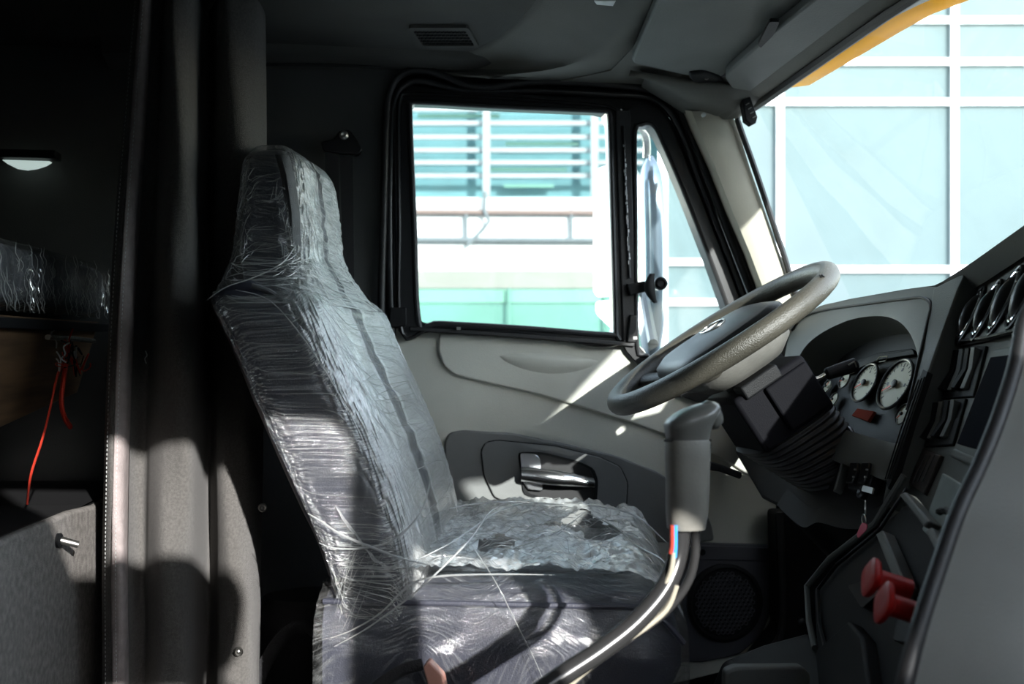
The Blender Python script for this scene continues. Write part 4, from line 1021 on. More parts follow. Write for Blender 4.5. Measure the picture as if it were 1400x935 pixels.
# rear shell and horn pad
secs = []
for r_, h in ((.03, -.075), (.075, -.07), (.098, -.05), (.105, -.03), (.103, -.015)):
    secs.append([WP(r_ * 1.0 * x, r_ * y * 1.0, h) for x, y in rr(1, 1.1, 36, 2.8)])
MB().loft(secs).build('hub_shell', M['wheel_light'], wh, label='grey plastic hub back shell', smooth=60)
secs = []
for s_, h in ((1.0, -.018), (1.05, -.006), (1.02, .006), (.85, .016), (.45, .022), (.1, .024)):
    secs.append([WP(.108 * s_ * x - .005, .118 * s_ * y, h) for x, y in rr(1, 1, 40, 3.6)])
MB().loft(secs).build('horn_pad', M['pad'], wh, label='black moulded horn pad', smooth=50)
MB().ring_tube([WP(.022 * math.cos(R(k * 20)) + .0, .036 * math.sin(R(k * 20)), .0245) for k in range(18)], .0016, 6).build('emblem_ring', M['steel'], wh)
MB().tube([WP(-.022, 0, .0245), WP(.022, 0, .0245)], .0014, 6).build('emblem_bar', M['steel'], wh)
for bb in (-1, 1):
    MB().box(WP(-.02, bb * .105, -.012), (.05, .012, .008), Matrix.Rotation(-WT, 3, 'Y')).build('thumb_switch', M['wheel_light'], wh, bevel=.003)
tr_ = PY(1093, 410, 1.46)
tk = MB()
a0 = math.atan2(0, 1)
def on_rim(A, B, o=.0008): r_ = Rw + (rt + o) * math.cos(B); return WP(r_ * math.cos(A), r_ * math.sin(A), (rt + o) * 1.05 * math.sin(B))
Am, Bm = R(-50), R(55)
tear = [on_rim(Am + da, Bm + db) for da, db in ((-.02, -.15), (-.005, .05), (.02, .15), (.03, -.02), (.01, -.1), (.0, -.3))]
tk.tube(cat(tear, 24), .0014, 5).build('tear_mark', M['mark'], wh, label='small torn black nick in the leather')

# ================================================================== STEERING COLUMN
col_ax = -wnv
sc_ = thing('steering_column', 'black steering column cowl with ribbed rubber boot', 'steering column', wc + col_ax * .2)
def CP(a, b, h): return wc + wu * a + wv * b + wnv * h
def cbox(a0, a1, b0, b1, h0, h1, name, m, bevel=.008, lab=None):
    vs = [CP(a, b, h) for a in (a0, a1) for b in (b0, b1) for h in (h0, h1)]
    return MB().add(vs, [(0, 1, 3, 2), (4, 6, 7, 5), (0, 4, 5, 1), (2, 3, 7, 6), (0, 2, 6, 4), (1, 5, 7, 3)]).build(name, m, sc_, lab, bevel=bevel)
MB().tube([CP(0, 0, -.05), CP(0, 0, -.13)], .04, 20).build('column_neck', M['black'], sc_)
cbox(-.065, .080, -.085, .075, -.195, -.088, 'cowl', M['cowl'])
cbox(-.045, .03, -.092, -.05, -.10, -.075, 'cowl_cap', M['black'], .004, 'grey square cap on the cowl')
cbox(-.01, .075, -.094, -.075, -.185, -.10, 'cowl_panel', M['cowl'], .004)
# rubber boot: stacked ribs
secs = []; nrib = 11
for i in range(nrib * 6 + 1):
    t = i / (nrib * 6); h = -.19 - t * .125; rib = .5 + .5 * math.cos(i / 6 * 2 * math.pi); s_ = 1 - .22 * t
    shift = .02 + .035 * t
    secs.append([CP(x * (.080 + .006 * rib) * s_ + shift - .012, y * (.080 + .006 * rib) * s_ - .004, h - x * .012 * t) for x, y in rr(1, 1, 40, 3.2)])
MB().loft(secs).build('boot', M['rubber'], sc_, label='ribbed rubber bellows', smooth=80)
# stalk
st0 = PY(1098, 523, 1.60); st1 = PY(1120, 517, 1.60); st2 = PY(1128, 512, 1.60); st3 = PY(1172, 498, 1.60)
MB().tube([st0, st1, st2], [.0065, .004, .004], 10).build('stalk_arm', M['steel'], sc_)
MB().tube([st2, st2.lerp(st3, .06), st2.lerp(st3, .6), st3.lerp(st2, .05), st3], [.006, .0105, .012, .0125, .008], 12, flat=.8).build('stalk_grip', M['black'], sc_)
MB().tube([PY(1160, 499, 1.59), PY(1168, 494, 1.59), PY(1171, 502, 1.59)], .0015, 6).build('stalk_ring', M['steel'], sc_)
# small lever on the near side of the shifter height (tilt lever)
MB().tube([PY(1012, 650, 1.62), PY(985, 640, 1.60), PY(968, 636, 1.58)], [.006, .006, .008], 8, flat=.6).build('tilt_lever', M['black'], sc_)

# ================================================================== DASHBOARD
dash = thing('dashboard', 'dark grey truck dashboard with gauge cluster, round vents and switch panels', 'dashboard', (1.0, 1.3, 0.6))
cp0 = Vector((0.90, 1.6, 0.85)); cn = Vector((-1, 0, .47)).normalized(); cu = Vector((0, -1, 0)); cvv = Vector((.47, 0, 1)).normalized()
def CL(px, py, d=0): return PL(px, py, cp0 + cn * d, cn)
sn = Vector((-.97, .24, .46)).normalized(); sp0 = Vector((.90, 1.50, .85))
def ST(px, py, d=0): return PL(px, py, sp0 + sn * d, sn)
def cprism(pts, d, t, name, m, f=CL, n=cn, bevel=.003, lab=None, r=0, parent=None):
    if r: pts = rounded(pts, r)
    return MB().prism([f(x, y, d) for x, y in pts], -n * t).build(name, m, parent or dash, lab, bevel=bevel)
# cluster bezel with arched opening
b_out = [(1076, 470), (1090, 442), (1118, 420), (1160, 410), (1240, 396), (1275, 392), (1284, 400), (1274, 445), (1262, 500), (1246, 560), (1232, 610), (1218, 655), (1170, 640), (1120, 620), (1080, 590), (1070, 530)]
b_in = [(1086, 510), (1098, 478), (1122, 456), (1160, 438), (1196, 432), (1222, 436), (1240, 450), (1252, 475), (1256, 505), (1253, 540), (1246, 575), (1236, 605), (1200, 600), (1150, 585), (1110, 570), (1092, 545)]
oo = cat([CL(x, y, .055) for x, y in b_out], 160, True); ii = cat([CL(x, y, .05) for x, y in b_in], 320, True)
def pair(a, b, ax1, ax2):
    c = sum(b, Vector()) / len(b); ang = lambda p: math.atan2((p - c).dot(ax2), (p - c).dot(ax1)); L_ = [(ang(p), p) for p in b]
    return [min(L_, key=lambda t: abs((t[0] - ang(p) + math.pi) % (2 * math.pi) - math.pi))[1].copy() for p in a]
inn = pair(oo, ii, cu, cvv)
cmid = [a.lerp(b, .5) + cn * .004 for a, b in zip(oo, inn)]
MB().loft([[p - cn * .02 for p in oo], oo, cmid, inn, [p - cn * .075 for p in inn]], True, False).build('cluster_bezel', M['dash'], dash, smooth=40)
# binnacle roof lining: keeps the opening deep and black
c_in = sum(inn, Vector()) / len(inn)
MB().loft([[p - cn * .075 for p in inn], [p - cn * .08 + (c_in - p) * .97 for p in inn]], True, False).build('cluster_back', M['black_deep'], dash, smooth=None)
bead = [(1082, 452), (1094, 436), (1120, 425), (1180, 416), (1240, 408), (1262, 407), (1272, 418), (1268, 440), (1256, 492), (1250, 520), (1240, 560)]
MB().tube(cat([CL(x, y, .058) for x, y in bead], 60), .0025, 8).build('bezel_bead', M['rubber'], dash)
# cluster face plate lying deeper with grey lower field
fd = .0
cprism([(1105, 560), (1108, 530), (1150, 500), (1200, 482), (1246, 476), (1258, 490), (1256, 540), (1244, 585), (1230, 625), (1180, 615), (1140, 595)], -.004, .01, 'cluster_plate', M['black'], bevel=.002)
cprism([(1150, 506), (1200, 485), (1248, 478), (1250, 484), (1200, 492), (1152, 512)], .006, .008, 'plate_ridge', M['black'], bevel=.001)
# gauges
def gauge(px, py, rad, needle_a, big=True, lit=1):
    c = CL(px, py, .006)
    gg = MB().lathe(c, cn, [(rad * 1.0, .0), (rad * .98, .0012), (0, .0012)], 40, False).build('gauge', M['gauge'], dash, smooth=30)
    MB().ring_tube([c + cn * .003 + (cu * math.cos(R(k * 9)) + cvv * math.sin(R(k * 9))) * rad * 1.06 for k in range(40)], rad * .07, 8).build('gauge_ring', M['black_gloss'], gg)
    d = cu * math.cos(needle_a) + cvv * math.sin(needle_a); s = cn.cross(d)
    MB().prism([c + cn * .004 - d * rad * .1 + s * rad * .05, c + cn * .004 + d * rad * .8 + s * rad * .03, c + cn * .004 + d * rad * .8 - s * rad * .03, c + cn * .004 - d * rad * .1 - s * rad * .05], cn * .001).build('needle', M['needle'], gg, smooth=None)
    MB().lathe(c + cn * .004, cn, [(rad * .17, 0), (rad * .17, .003), (rad * .12, .004), (0, .004)], 20, False).build('needle_hub', M['mark'], gg)
    tk = MB(); nt = 19 if big else 9
    for k in range(nt):
        a = R(225 - 270 * k / (nt - 1)); dd = cu * math.cos(a) + cvv * math.sin(a); ss = cn.cross(dd)
        l = .12 if k % 3 else .18; w = rad * .018
        tk.prism([c + cn * .0014 + dd * rad * .93 + ss * w, c + cn * .0014 + dd * rad * (.93 - l) + ss * w, c + cn * .0014 + dd * rad * (.93 - l) - ss * w, c + cn * .0014 + dd * rad * .93 - ss * w], cn * .0004)
        if big and k % 3 == 0:
            q = c + cn * .0014 + dd * rad * .64
            tk.prism([q + cu * rad * .05 + cvv * rad * .07, q - cu * rad * .05 + cvv * rad * .07, q - cu * rad * .05 - cvv * rad * .07, q + cu * rad * .05 - cvv * rad * .07], cn * .0003) if k % 6 else None
    tk.build('dial_marks', M['mark'], gg, kind='stuff', smooth=None)
gauge(1226, 526, .043, R(205)); gauge(1184, 524, .035, R(205))
gauge(1132, 529, .0135, R(60), False); gauge(1141, 547, .0135, R(200), False); gauge(1156, 520, .016, R(200), False); gauge(1236, 567, .017, R(220), False)
cprism([(1172, 558), (1195, 562), (1186, 576), (1164, 568)], .006, .006, 'warning_window', M['warn'], bevel=.001, lab='dull red warning window')
MB().tube([CL(x, y, .012) for x, y in [(1198, 494), (1203, 488), (1213, 487), (1211, 493), (1202, 495)]], .0008, 5).build('indicator_outline', M['gauge'], dash)
# left lower pocket frame below the cluster
lo = [(1148, 580), (1165, 588), (1172, 605), (1215, 616), (1222, 604), (1218, 622), (1206, 628), (1168, 616), (1156, 600)]
MB().tube(cat([CL(x, y, .045) for x, y in [(1150, 582), (1162, 586), (1170, 600), (1180, 608), (1212, 618), (1222, 606)]], 30), .003, 8).build('pocket_lip', M['black_gloss'], dash)
# dash top from the bezel back to the windscreen
tp = [(1060, 470), (1090, 440), (1118, 419), (1160, 409), (1240, 395), (1278, 390), (1290, 384), (1330, 358), (1400, 308), (1440, 280)]
front = []
for i, (x, y) in enumerate(tp):
    front.append(CL(x, y, .05) if i < 6 else ST(x, y, .05 if i < 9 else .05))
front = lin(front, 40, False)
back = [Vector((1.30, p.y + (0.03 if i < 5 else 0), min(p.z - .04, .95))) for i, p in enumerate(front)]
midl = [a.lerp(b, .25) + Vector((0, 0, .004)) for a, b in zip(front, back)]
und = [p + Vector((.02, 0, -.03)) for p in front]
MB().loft([und, front, midl, back], False, False).build('dash_top', M['dash'], dash, smooth=50)
MB().prism([(.98, 0, .30), (.96, 0, .80), (1.02, 0, .99), (1.30, 0, .99), (1.30, 0, .30)], (0, 1.12, 0)).build('passenger_dash', M['dash'], dash, bevel=.02)
# vertical divider with slot between cluster and centre stack
dv = [(1276, 394), (1292, 386), (1320, 372), (1308, 400), (1288, 455), (1262, 530), (1240, 600), (1222, 655), (1205, 690), (1214, 650), (1238, 570), (1262, 480)]
MB().prism([CL(x, y, .058) for x, y in dv], -cn * .06).build('divider', M['dash'], dash, bevel=.003)
sl = [(1262, 505), (1268, 508), (1244, 580), (1226, 640), (1214, 668), (1212, 660), (1232, 600), (1252, 530)]
MB().prism([CL(x, y, .062) for x, y in sl], -cn * .01).build('divider_slot', M['black_deep'], dash)
for k in range(3):
    MB().tube([CL(1264 - k * 4, 515 + k * 2, .064), CL(1240 - k * 4, 585, .064), CL(1216 - k * 3, 655, .064)], .0012, 5).build('slot_rib', M['black'], dash)
# centre stack: main plate
stk = [(1292, 388), (1330, 360), (1400, 312), (1480, 260), (1480, 500), (1400, 520), (1345, 640), (1300, 760), (1230, 760), (1205, 700), (1240, 600), (1270, 510), (1288, 440)]
MB().prism([ST(x, y, .0) for x, y in stk], -sn * .03).build('centre_plate', M['dash'], dash, bevel=.003)
vp = [(1322, 400), (1345, 378), (1400, 346), (1440, 326), (1440, 442), (1400, 448), (1345, 462), (1308, 466), (1302, 455), (1310, 425)]
MB().prism([ST(x, y, .012) for x, y in rounded(vp, 8)], -sn * .014).build('vent_panel', M['dash'], dash, bevel=.003)
MB().ring_tube(cat([ST(x, y, .013) for x, y in rounded(vp, 8)], 100, True), .0025, 6).build('panel_bead', M['rubber'], dash)
su = Vector((-.24, -.97, 0)).normalized(); svv = sn.cross(su); svv = svv if svv.z > 0 else -svv
for (x, y, h) in ((1327, 431, 33), (1349, 424, 35), (1374, 411, 40), (1402, 398, 44)):
    c = ST(x, y, .014); r_ = (ST(x + 4, y - h, .014) - ST(x - 4, y + h, .014)).length / 2 * .84; ru = r_ * .40
    ve = MB().lathe(c, sn, [(r_ * .8, .002), (r_ * .7, -.006), (0, -.008)], 30, False).build('air_vent', M['black_deep'], dash)
    E = lambda k, s: c + (su * math.cos(R(k)) * ru + svv * math.sin(R(k)) * r_) * s
    MB().ring_tube([E(k * 10, 1) for k in range(36)], .0028, 8).build('vent_ring', M['black_gloss'], ve)
    MB().ring_tube([E(k * 10, .82) + sn * .002 for k in range(36)], .0022, 8).build('vent_ring', M['chrome'], ve, label='bright inner ring')
    secs = []
    for q, hh in ((.78, .0), (.6, .008), (.3, .013), (.05, .014)): secs.append([c + (su * math.cos(R(k * 12)) * ru + svv * math.sin(R(k * 12)) * r_) * q + sn * hh for k in range(30)])
    MB().loft(secs).build('vent_dome', M['black_gloss'], ve, smooth=80)
# seam under vents
MB().tube([ST(1298, 474, .004), ST(1345, 466, .004), ST(1400, 452, .004)], .0028, 6).build('seam', M['black_deep'], dash)
# rocker switches, two banks
for (y0, y1, x00, n, sl_) in ((484, 538, 1296, 6, 22), (556, 604, 1268, 6, 22)):
    cprism([(x00 - 6, y0 - 4), (x00 + 52, y0 - 12), (x00 + 34, y1 + 4), (x00 - 30, y1 + 8)], .004, .006, 'switch_bank', M['black'], ST, sn, .002)
    for k in range(n):
        x = x00 - 1 + k * 8.2; w = 5.6; yy = y0 - k * 1.2
        pts = [(x, yy), (x + w, yy), (x + w - sl_ * (1 - k * .03), y1 - k), (x - sl_ * (1 - k * .03), y1 - k)]
        A = [ST(a, b, .004) for a, b in pts]; mid_a = (A[0] + A[3]) / 2 + sn * .004; mid_b = (A[1] + A[2]) / 2 + sn * .004
        s = [[A[0] - sn * .004, A[0] + sn * .010, mid_a, A[3] + sn * (.006 if k % 2 else .011), A[3] - sn * .004], [A[1] - sn * .004, A[1] + sn * .010, mid_b, A[2] + sn * (.006 if k % 2 else .011), A[2] - sn * .004]]
        MB().loft(s).build('rocker_switch', M['dash'] if k % 2 else M['black'], dash, bevel=.001)
# radio recess with dark screen
cprism([(1356, 478), (1396, 470), (1392, 488), (1340, 632), (1300, 620), (1318, 580)], .006, .01, 'radio_frame', M['dash'], ST, sn, .003)
cprism([(1354, 488), (1386, 484), (1336, 614), (1308, 606)], .008, .004, 'radio_screen', M['screen'], ST, sn, .001)
cprism([(1303, 612), (1340, 628), (1336, 640), (1298, 624)], .010, .012, 'shelf_lip', M['dash'], ST, sn, .003)
# brown slotted pocket and grey label plate below
cprism([(1262, 612), (1286, 622), (1262, 676), (1240, 660)], .006, .008, 'slot_pocket', mat('brown black trim', (0.035, 0.022, 0.018), .5), ST, sn, .002)
for k in range(3): MB().tube([ST(1266 + k * 6, 622, .010), ST(1248 + k * 6, 660, .010)], .0012, 5).build('pocket_rib', M['black_gloss'], dash)
cprism([(1288, 646), (1330, 672), (1300, 762), (1260, 724)], .035, .01, 'label_plate', M['duct'], ST, sn, .002, 'pale grey card plate')
kl = MB().tube(cat([ST(1282, 700, .05), ST(1296, 698, .055), ST(1304, 706, .06), ST(1306, 720, .055)], 14), [.003 + .002 * abs(math.sin(i)) for i in range(14)], 6); kl.build('plate_clip', M['black'], dash)
# knee panel under the column
kp = [Vector((.86, 2.06, .78)), Vector((.86, 1.45, .78)), Vector((.84, 1.42, .66)), Vector((.80, 1.44, .60)), Vector((.80, 2.06, .58))]
MB().prism([CL(x, y, .035) for x, y in [(1000, 560), (1090, 560), (1150, 590), (1232, 612), (1212, 680), (1192, 712), (1140, 700), (1080, 700), (1040, 680), (1005, 620)]], -cn * .04).build('knee_panel', M['black'], dash, bevel=.006)
cprism([(1152, 622), (1160, 600), (1142, 668), (1138, 672)], .05, .02, 'knee_edge', M['dash'], bevel=.002)
lip = [(1062, 690), (1096, 720), (1118, 714), (1150, 722), (1182, 722), (1196, 708)]
l1 = cat([CL(x, y, .045) for x, y in lip], 30); l2 = [p + Vector((.10, 0, -.10)) for p in l1]
MB().loft([[p + Vector((.02, 0, .03)) for p in l1], l1, l2], False, False).build('lower_lip', M['black'], dash, smooth=50)
# headlight rocker pod
cprism([(1166, 628), (1194, 626), (1196, 640), (1184, 672), (1158, 668), (1160, 646)], .055, .02, 'switch_pod', M['black_deep'], bevel=.003, r=3)
for x in (1166, 1182):
    w = CL(x, 650, .06)
    pts = [CL(a, b, .058) for a, b in [(x, 634), (x + 11, 634), (x + 9, 646), (x + 3, 662), (x - 6, 662), (x - 2, 648)]]
    MB().prism(pts, cn * .006).build('rocker_switch', M['black_gloss'], dash, bevel=.0015)
    for k in range(2): MB().box(CL(x + 3 - k * 2, 642 + k * 10, .0655), (.0012, .0022, .0012)).build('switch_mark', M['steel'], dash)
# ignition barrel
MB().lathe(CL(1184, 676, .05), cn, [(.010, 0), (.010, .010), (.007, .012), (0, .011)], 20, False).build('ignition_barrel', M['black_gloss'], dash)
# lower console body, protruding rearward
def LC(px, py, d=0): return PL(px, py, Vector((.66, 1.30, .50)) + sn * d, sn)
frm_o = [(1104, 802), (1134, 766), (1196, 716), (1232, 680), (1248, 650), (1262, 700), (1300, 760), (1250, 935), (1110, 935), (1112, 880)]
MB().prism([LC(x, y) for x, y in [(1112, 806), (1140, 772), (1200, 722), (1236, 690), (1330, 740), (1262, 960), (1118, 960)]], -sn * .12).build('lower_console', M['black'], dash, bevel=.006)
MB().tube([LC(x, y, .004) for x, y in [(1236, 650), (1196, 716), (1134, 764), (1103, 802), (1106, 850), (1114, 886)]], .005, 8).build('console_edge', M['dash'], dash)
MB().tube([LC(x, y, .006) for x, y in [(1240, 668), (1202, 724), (1144, 772), (1118, 806), (1120, 850), (1128, 884)]], .003, 8).build('console_edge', M['black_gloss'], dash)
cprism([(1114, 890), (1160, 848), (1178, 870), (1190, 960), (1120, 960)], .02, .03, 'console_cover', M['black'], LC, sn, .004)
cprism([(1228, 676), (1236, 672), (1270, 712), (1262, 720)], .03, .02, 'console_rib', M['dash'], LC, sn, .003)
cprism([(1196, 730), (1206, 724), (1238, 800), (1228, 812)], .02, .02, 'console_rib', M['dash'], LC, sn, .003)
cprism([(1264, 726), (1272, 720), (1300, 770), (1292, 782)], .03, .02, 'console_rib', M['dash'], LC, sn, .003)
cprism([(1158, 800), (1190, 790), (1200, 812), (1178, 832)], .015, .02, 'knob_socket', M['black_gloss'], LC, sn, .006, r=5)
cprism([(1226, 846), (1262, 850), (1250, 880), (1220, 876)], .02, .02, 'knob_socket', M['black_deep'], LC, sn, .006, r=5)
# red push-pull brake knobs
def knob(f0, f1, D, rr0):
    a = PD(f0[0], f0[1], D); b = PD(f1[0], f1[1], D - .003); ax = (a - b).normalized()
    kn = MB().lathe(b, ax, [(rr0 * .62, 0), (rr0 * .62, (a - b).length * .8)], 24)
    L_ = (a - b).length; u = ax.orthogonal().normalized(); w = ax.cross(u)
    o = kn.build('brake_knob', M['red'], dash, label='red push-pull valve knob')
    s = []
    for q, h in ((.5, L_ * .72), (.95, L_ * .82), (1.05, L_ * .88), (1.05, L_ * .97), (.95, L_ * 1.0), (.5, L_ * 1.01)):
        s.append([b + ax * h + (u * x + w * y) * rr0 * q for x, y in rr(1, 1, 32, 3.5)])
    MB().loft(s).build('knob_face', M['red'], o, smooth=50)
knob((1186, 788), (1244, 806), 1.08, .018)
knob((1204, 822), (1258, 840), 1.00, .018)
# grey wrap on the passenger side of the stack, nearest the camera
e1 = [(1420, 405, 1.12), (1400, 440, 1.10), (1388, 500, 1.07), (1366, 570, 1.03), (1338, 640, 1.0), (1310, 700, .97), (1282, 780, .94), (1256, 860, .91), (1236, 940, .89), (1228, 990, .88)]
L0 = [PD(x, y, D) for x, y, D in e1]; L0 = cat(L0, 40)
rimv = MB().tube(L0, .0085, 10, flat=1.0); rimv.build('stack_rim', M['rubber'], dash)
L1 = [p + Vector((.012, -.012, 0)) for p in L0]; L2 = [p + Vector((.035, -.06, -.0)) for p in L0]; L3 = [p + Vector((.10, -.115, -.0)) for p in L0]; L4 = [p + Vector((.2, -.13, -.0)) for p in L0]
e2 = MB().loft([[p + Vector((.06, 0.02, 0)) for p in L0], L0, L1, L2, L3, L4], False, False).build('side_wrap', M['dash_light'], dash, label='plain grey side wrap of the centre stack', smooth=60)
# passenger-side glove panel beyond the wrap
MB().prism([(1.02, .72, .20), (1.02, -.05, .20), (1.06, -.05, .95), (1.06, .72, .95)], (.05, 0, 0)).build('glove_panel', M['dash_light'], dash, bevel=.01)

# keys
kr = thing('key_ring', 'steel key ring with a crimson tag hanging from the ignition', 'keys', PY(1184, 690, 1.40))
def kp_(x, y): return CL(x, y, .075)
def ringat(x, y, r_, tilt):
    c = kp_(x, y); u = Vector((math.sin(tilt), math.cos(tilt), 0)); w = Vector((0, 0, 1))
    return [c + (u * math.cos(R(k * 15)) + w * math.sin(R(k * 15))) * r_ for k in range(24)]
MB().prism([kp_(x, y) for x, y in [(1182, 664), (1196, 668), (1194, 676), (1180, 672)]], cn * .003).build('key_bow', M['steel'], kr)
MB().ring_tube(ringat(1183, 694, .0105, R(25)), .0008, 6).build('split_ring', M['steel'], kr)
MB().ring_tube(ringat(1181, 711, .0085, R(10)), .0010, 6).build('split_ring', M['steel'], kr)
tg = [kp_(x, y) for x, y in rounded([(1179, 714), (1187, 716), (1186, 724), (1174, 736), (1172, 730)], 3)]
MB().prism(tg, Vector((-.003, -.003, 0))).build('tag', M['pink'], kr, bevel=.001, label='crimson plastic tag')

# ================================================================== GEAR LEVER
YS = 1.10
gl = thing('gear_lever', 'bent gear lever with grey range knob and air lines beside the cushion', 'gear lever', PY(745, 935, YS))
def gsec(cx, cy, hw, hd, lean=0, n=28, e=2.6, Y=YS):
    c = PY(cx, cy, Y); w = hw / F * YS; return [c + Vector((x, y, -x * lean)) for x, y in rr(w, hd, n, e)]
secs = [gsec(*q) for q in [(938, 722, 26, .019), (939, 700, 29, .021), (940, 660, 30, .022), (940, 625, 31, .022), (940, 603, 31, .022), (940, 599, 29, .021)]]
MB().loft(secs).build('knob_base', M['knob_body'], gl, smooth=50, label='olive grey switch housing')
secs = [gsec(*q) for q in [(940, 600, 30, .021), (940, 592, 31, .023), (941, 583, 33, .026, -.1), (944, 574, 37, .028, -.2), (948, 566, 37, .027, -.25), (950, 560, 32, .023, -.28), (951, 556, 22, .016, -.28), (951, 554, 8, .006, -.28)]]
MB().loft(secs).build('knob', M['knob'], gl, smooth=60)
c = PY(970, 568, YS)
MB().lathe(c, (1, 0, .35), [(.0, -.012), (.016, -.006), (.0175, .003), (.013, .011), (.0, .015)], 20, False).build('knob_nose', M['knob'], gl, smooth=80)
MB().tube([PY(908, 602, YS - .012), PY(972, 602, YS - .012)], .0015, 6).build('knob_seam', M['mark'], gl)
MB().tube([PY(966, 606, YS), PY(962, 660, YS), PY(958, 718, YS)], .006, 8).build('selector_slide', M['black'], gl)
lv = [PY(930, 715, YS), PY(926, 760, YS), PY(908, 805, YS - .01), (PY(870, 850, YS - .02)), PY(820, 890, YS - .03), PY(760, 930, YS - .04), PY(700, 975, YS - .05)]
MB().tube(cat(lv, 40), .0115, 14).build('lever_rod', M['hose'], gl)
for m, off, w, pts in (('blue', 0, .0028, [(923, 718), (923, 745), (922, 762)]), ('redline', 0, .0028, [(919, 718), (919, 745), (917, 757)]),
                       ('clear_line', 0, .0032, [(921, 755), (916, 785), (900, 815), (870, 842), (840, 868)]), ('clear_line', 0, .0032, [(925, 800), (912, 832), (885, 856), (850, 880), (800, 918), (770, 945)])):
    MB().tube(cat([PY(x, y, YS - .016) for x, y in pts], 24), w, 8).build('air_line', M[m], gl, label={'blue': 'blue air line', 'redline': 'red air line'}.get(m, 'cream air line'))
MB().tube(cat([PY(x, y, YS + .004) for x, y in [(950, 718), (950, 760), (938, 800), (905, 840), (860, 872), (800, 915), (760, 948)]], 30), .0055, 10).build('air_line', M['hose'], gl, label='thick black sleeve')

# ================================================================== FOOTWELL
fw = thing('engine_cover', 'black moulded engine tunnel cover with raised lid beside the pedals', 'engine cover', (.65, 1.5, 0))
def ff(x, y, Y): return PY(x, y, Y)
A = [ff(972, 935, 1.5), ff(985, 902, 1.5), ff(1040, 880, 1.5), ff(1108, 862, 1.5), ff(1116, 935, 1.5)]
MB().prism([*A, Vector((A[-1].x, 1.5, 0.0)), Vector((A[0].x, 1.5, 0.0))], (0, -.45, 0)).build('tunnel', M['black'], fw, bevel=.012)
MB().prism([PY(x, y, 1.32) for x, y in rounded([(985, 950), (986, 912), (1000, 906), (1090, 905), (1100, 915), (1100, 950)], 6)], (0, -.02, 0)).build('lid', M['dash'], fw, bevel=.004)
kw = thing('kick_panel', 'black kick panel between the door and the footwell', 'kick panel', (1.0, 2.0, 0))
MB().prism([PY(x, y, 2.02) for x, y in [(1062, 700), (1066, 860), (1030, 905), (1000, 925), (1010, 960), (1110, 960), (1160, 860), (1160, 700)]], (0, .06, 0)).build('kick_board', M['black'], kw, bevel=.01)
MB().tube(cat([PY(x, y, 2.015) for x, y in [(1066, 700), (1070, 850), (1050, 890), (1010, 918)]], 30), .008, 8).build('edge_trim', M['rubber'], kw)
MB().lathe(PY(1096, 850, 2.01), (0, -1, 0), [(.009, 0), (.009, .003), (.005, .006), (0, .006)], 14, False).build('screw', M['black_gloss'], kw)
pd_ = thing('pedal', 'flat dark pedal pad low in the footwell', 'pedal', (.75, 1.8, .1))
MB().prism([(.82, 1.75, .10), (.82, 1.86, .10), (.95, 1.86, .26), (.95, 1.75, .26)], (.012, 0, -.01)).build('pedal_pad', M['rubber'], pd_, bevel=.004)
MB().tube([(.90, 1.80, .20), (1.1, 1.80, .35)], .01, 8).build('pedal_arm', M['black'], pd_)

# ================================================================== OUTSIDE
struct(MB().box((10, 20, -1.42), (60, 45, 0.05)).build('ground', M['asphalt'], smooth=None))
# side mirror on the driver's side
mr = thing('side_mirror', 'tall exterior side mirror with pale face and blue grey shell', 'mirror', PY(860, 350, 2.5))
def ep(x, y, Y=2.5): return PY(x, y, Y)
def mg(x, y): return ep(x, y, 2.52 - (x - 811) / 62 * .14 - (y - 320) * .0002)
MB().prism([mg(x, y) for x, y in rounded([(811, 238), (820, 228), (862, 222), (872, 240), (872, 398), (862, 404), (816, 406), (811, 398)], 7)], (0.012, .014, 0)).build('mirror_glass', M['mirror'], mr, label='large bright upper mirror glass')
MB().prism([mg(x, y) for x, y in rounded([(814, 412), (868, 408), (872, 455), (850, 462), (826, 440), (814, 428)], 6)], (0.012, .014, 0)).build('mirror_glass', M['mirror'], mr)
secs = []
for i in range(22):
    t = i / 21; y = 214 + t * 280; e_ = 1 - abs(2 * t - 1) ** 5; hw = 17 * max(.05, e_) ** .5
    c = ep(888 + 3 * math.sin(t * 3), y, 2.52); w = hw / F * 2.5
    secs.append([c + Vector((w * x, .05 * max(.1, e_) ** .5 * y_, 0)) for x, y_ in rr(1, 1, 24, 3)])
MB().loft(secs).build('mirror_shell', M['mirror_shell'], mr, smooth=60)
MB().tube([ep(860, 395, 2.45), ep(880, 400, 2.40), ep(893, 470, 2.13)], .012, 8).build('mirror_arm', M['black_gloss'], mr)
MB().tube(cat([ep(884, 215, 2.52), ep(884, 195, 2.5), ep(880, 180, 2.46), ep(868, 172, 2.4)], 16), .010, 8).build('mirror_arm', M['steel'], mr)

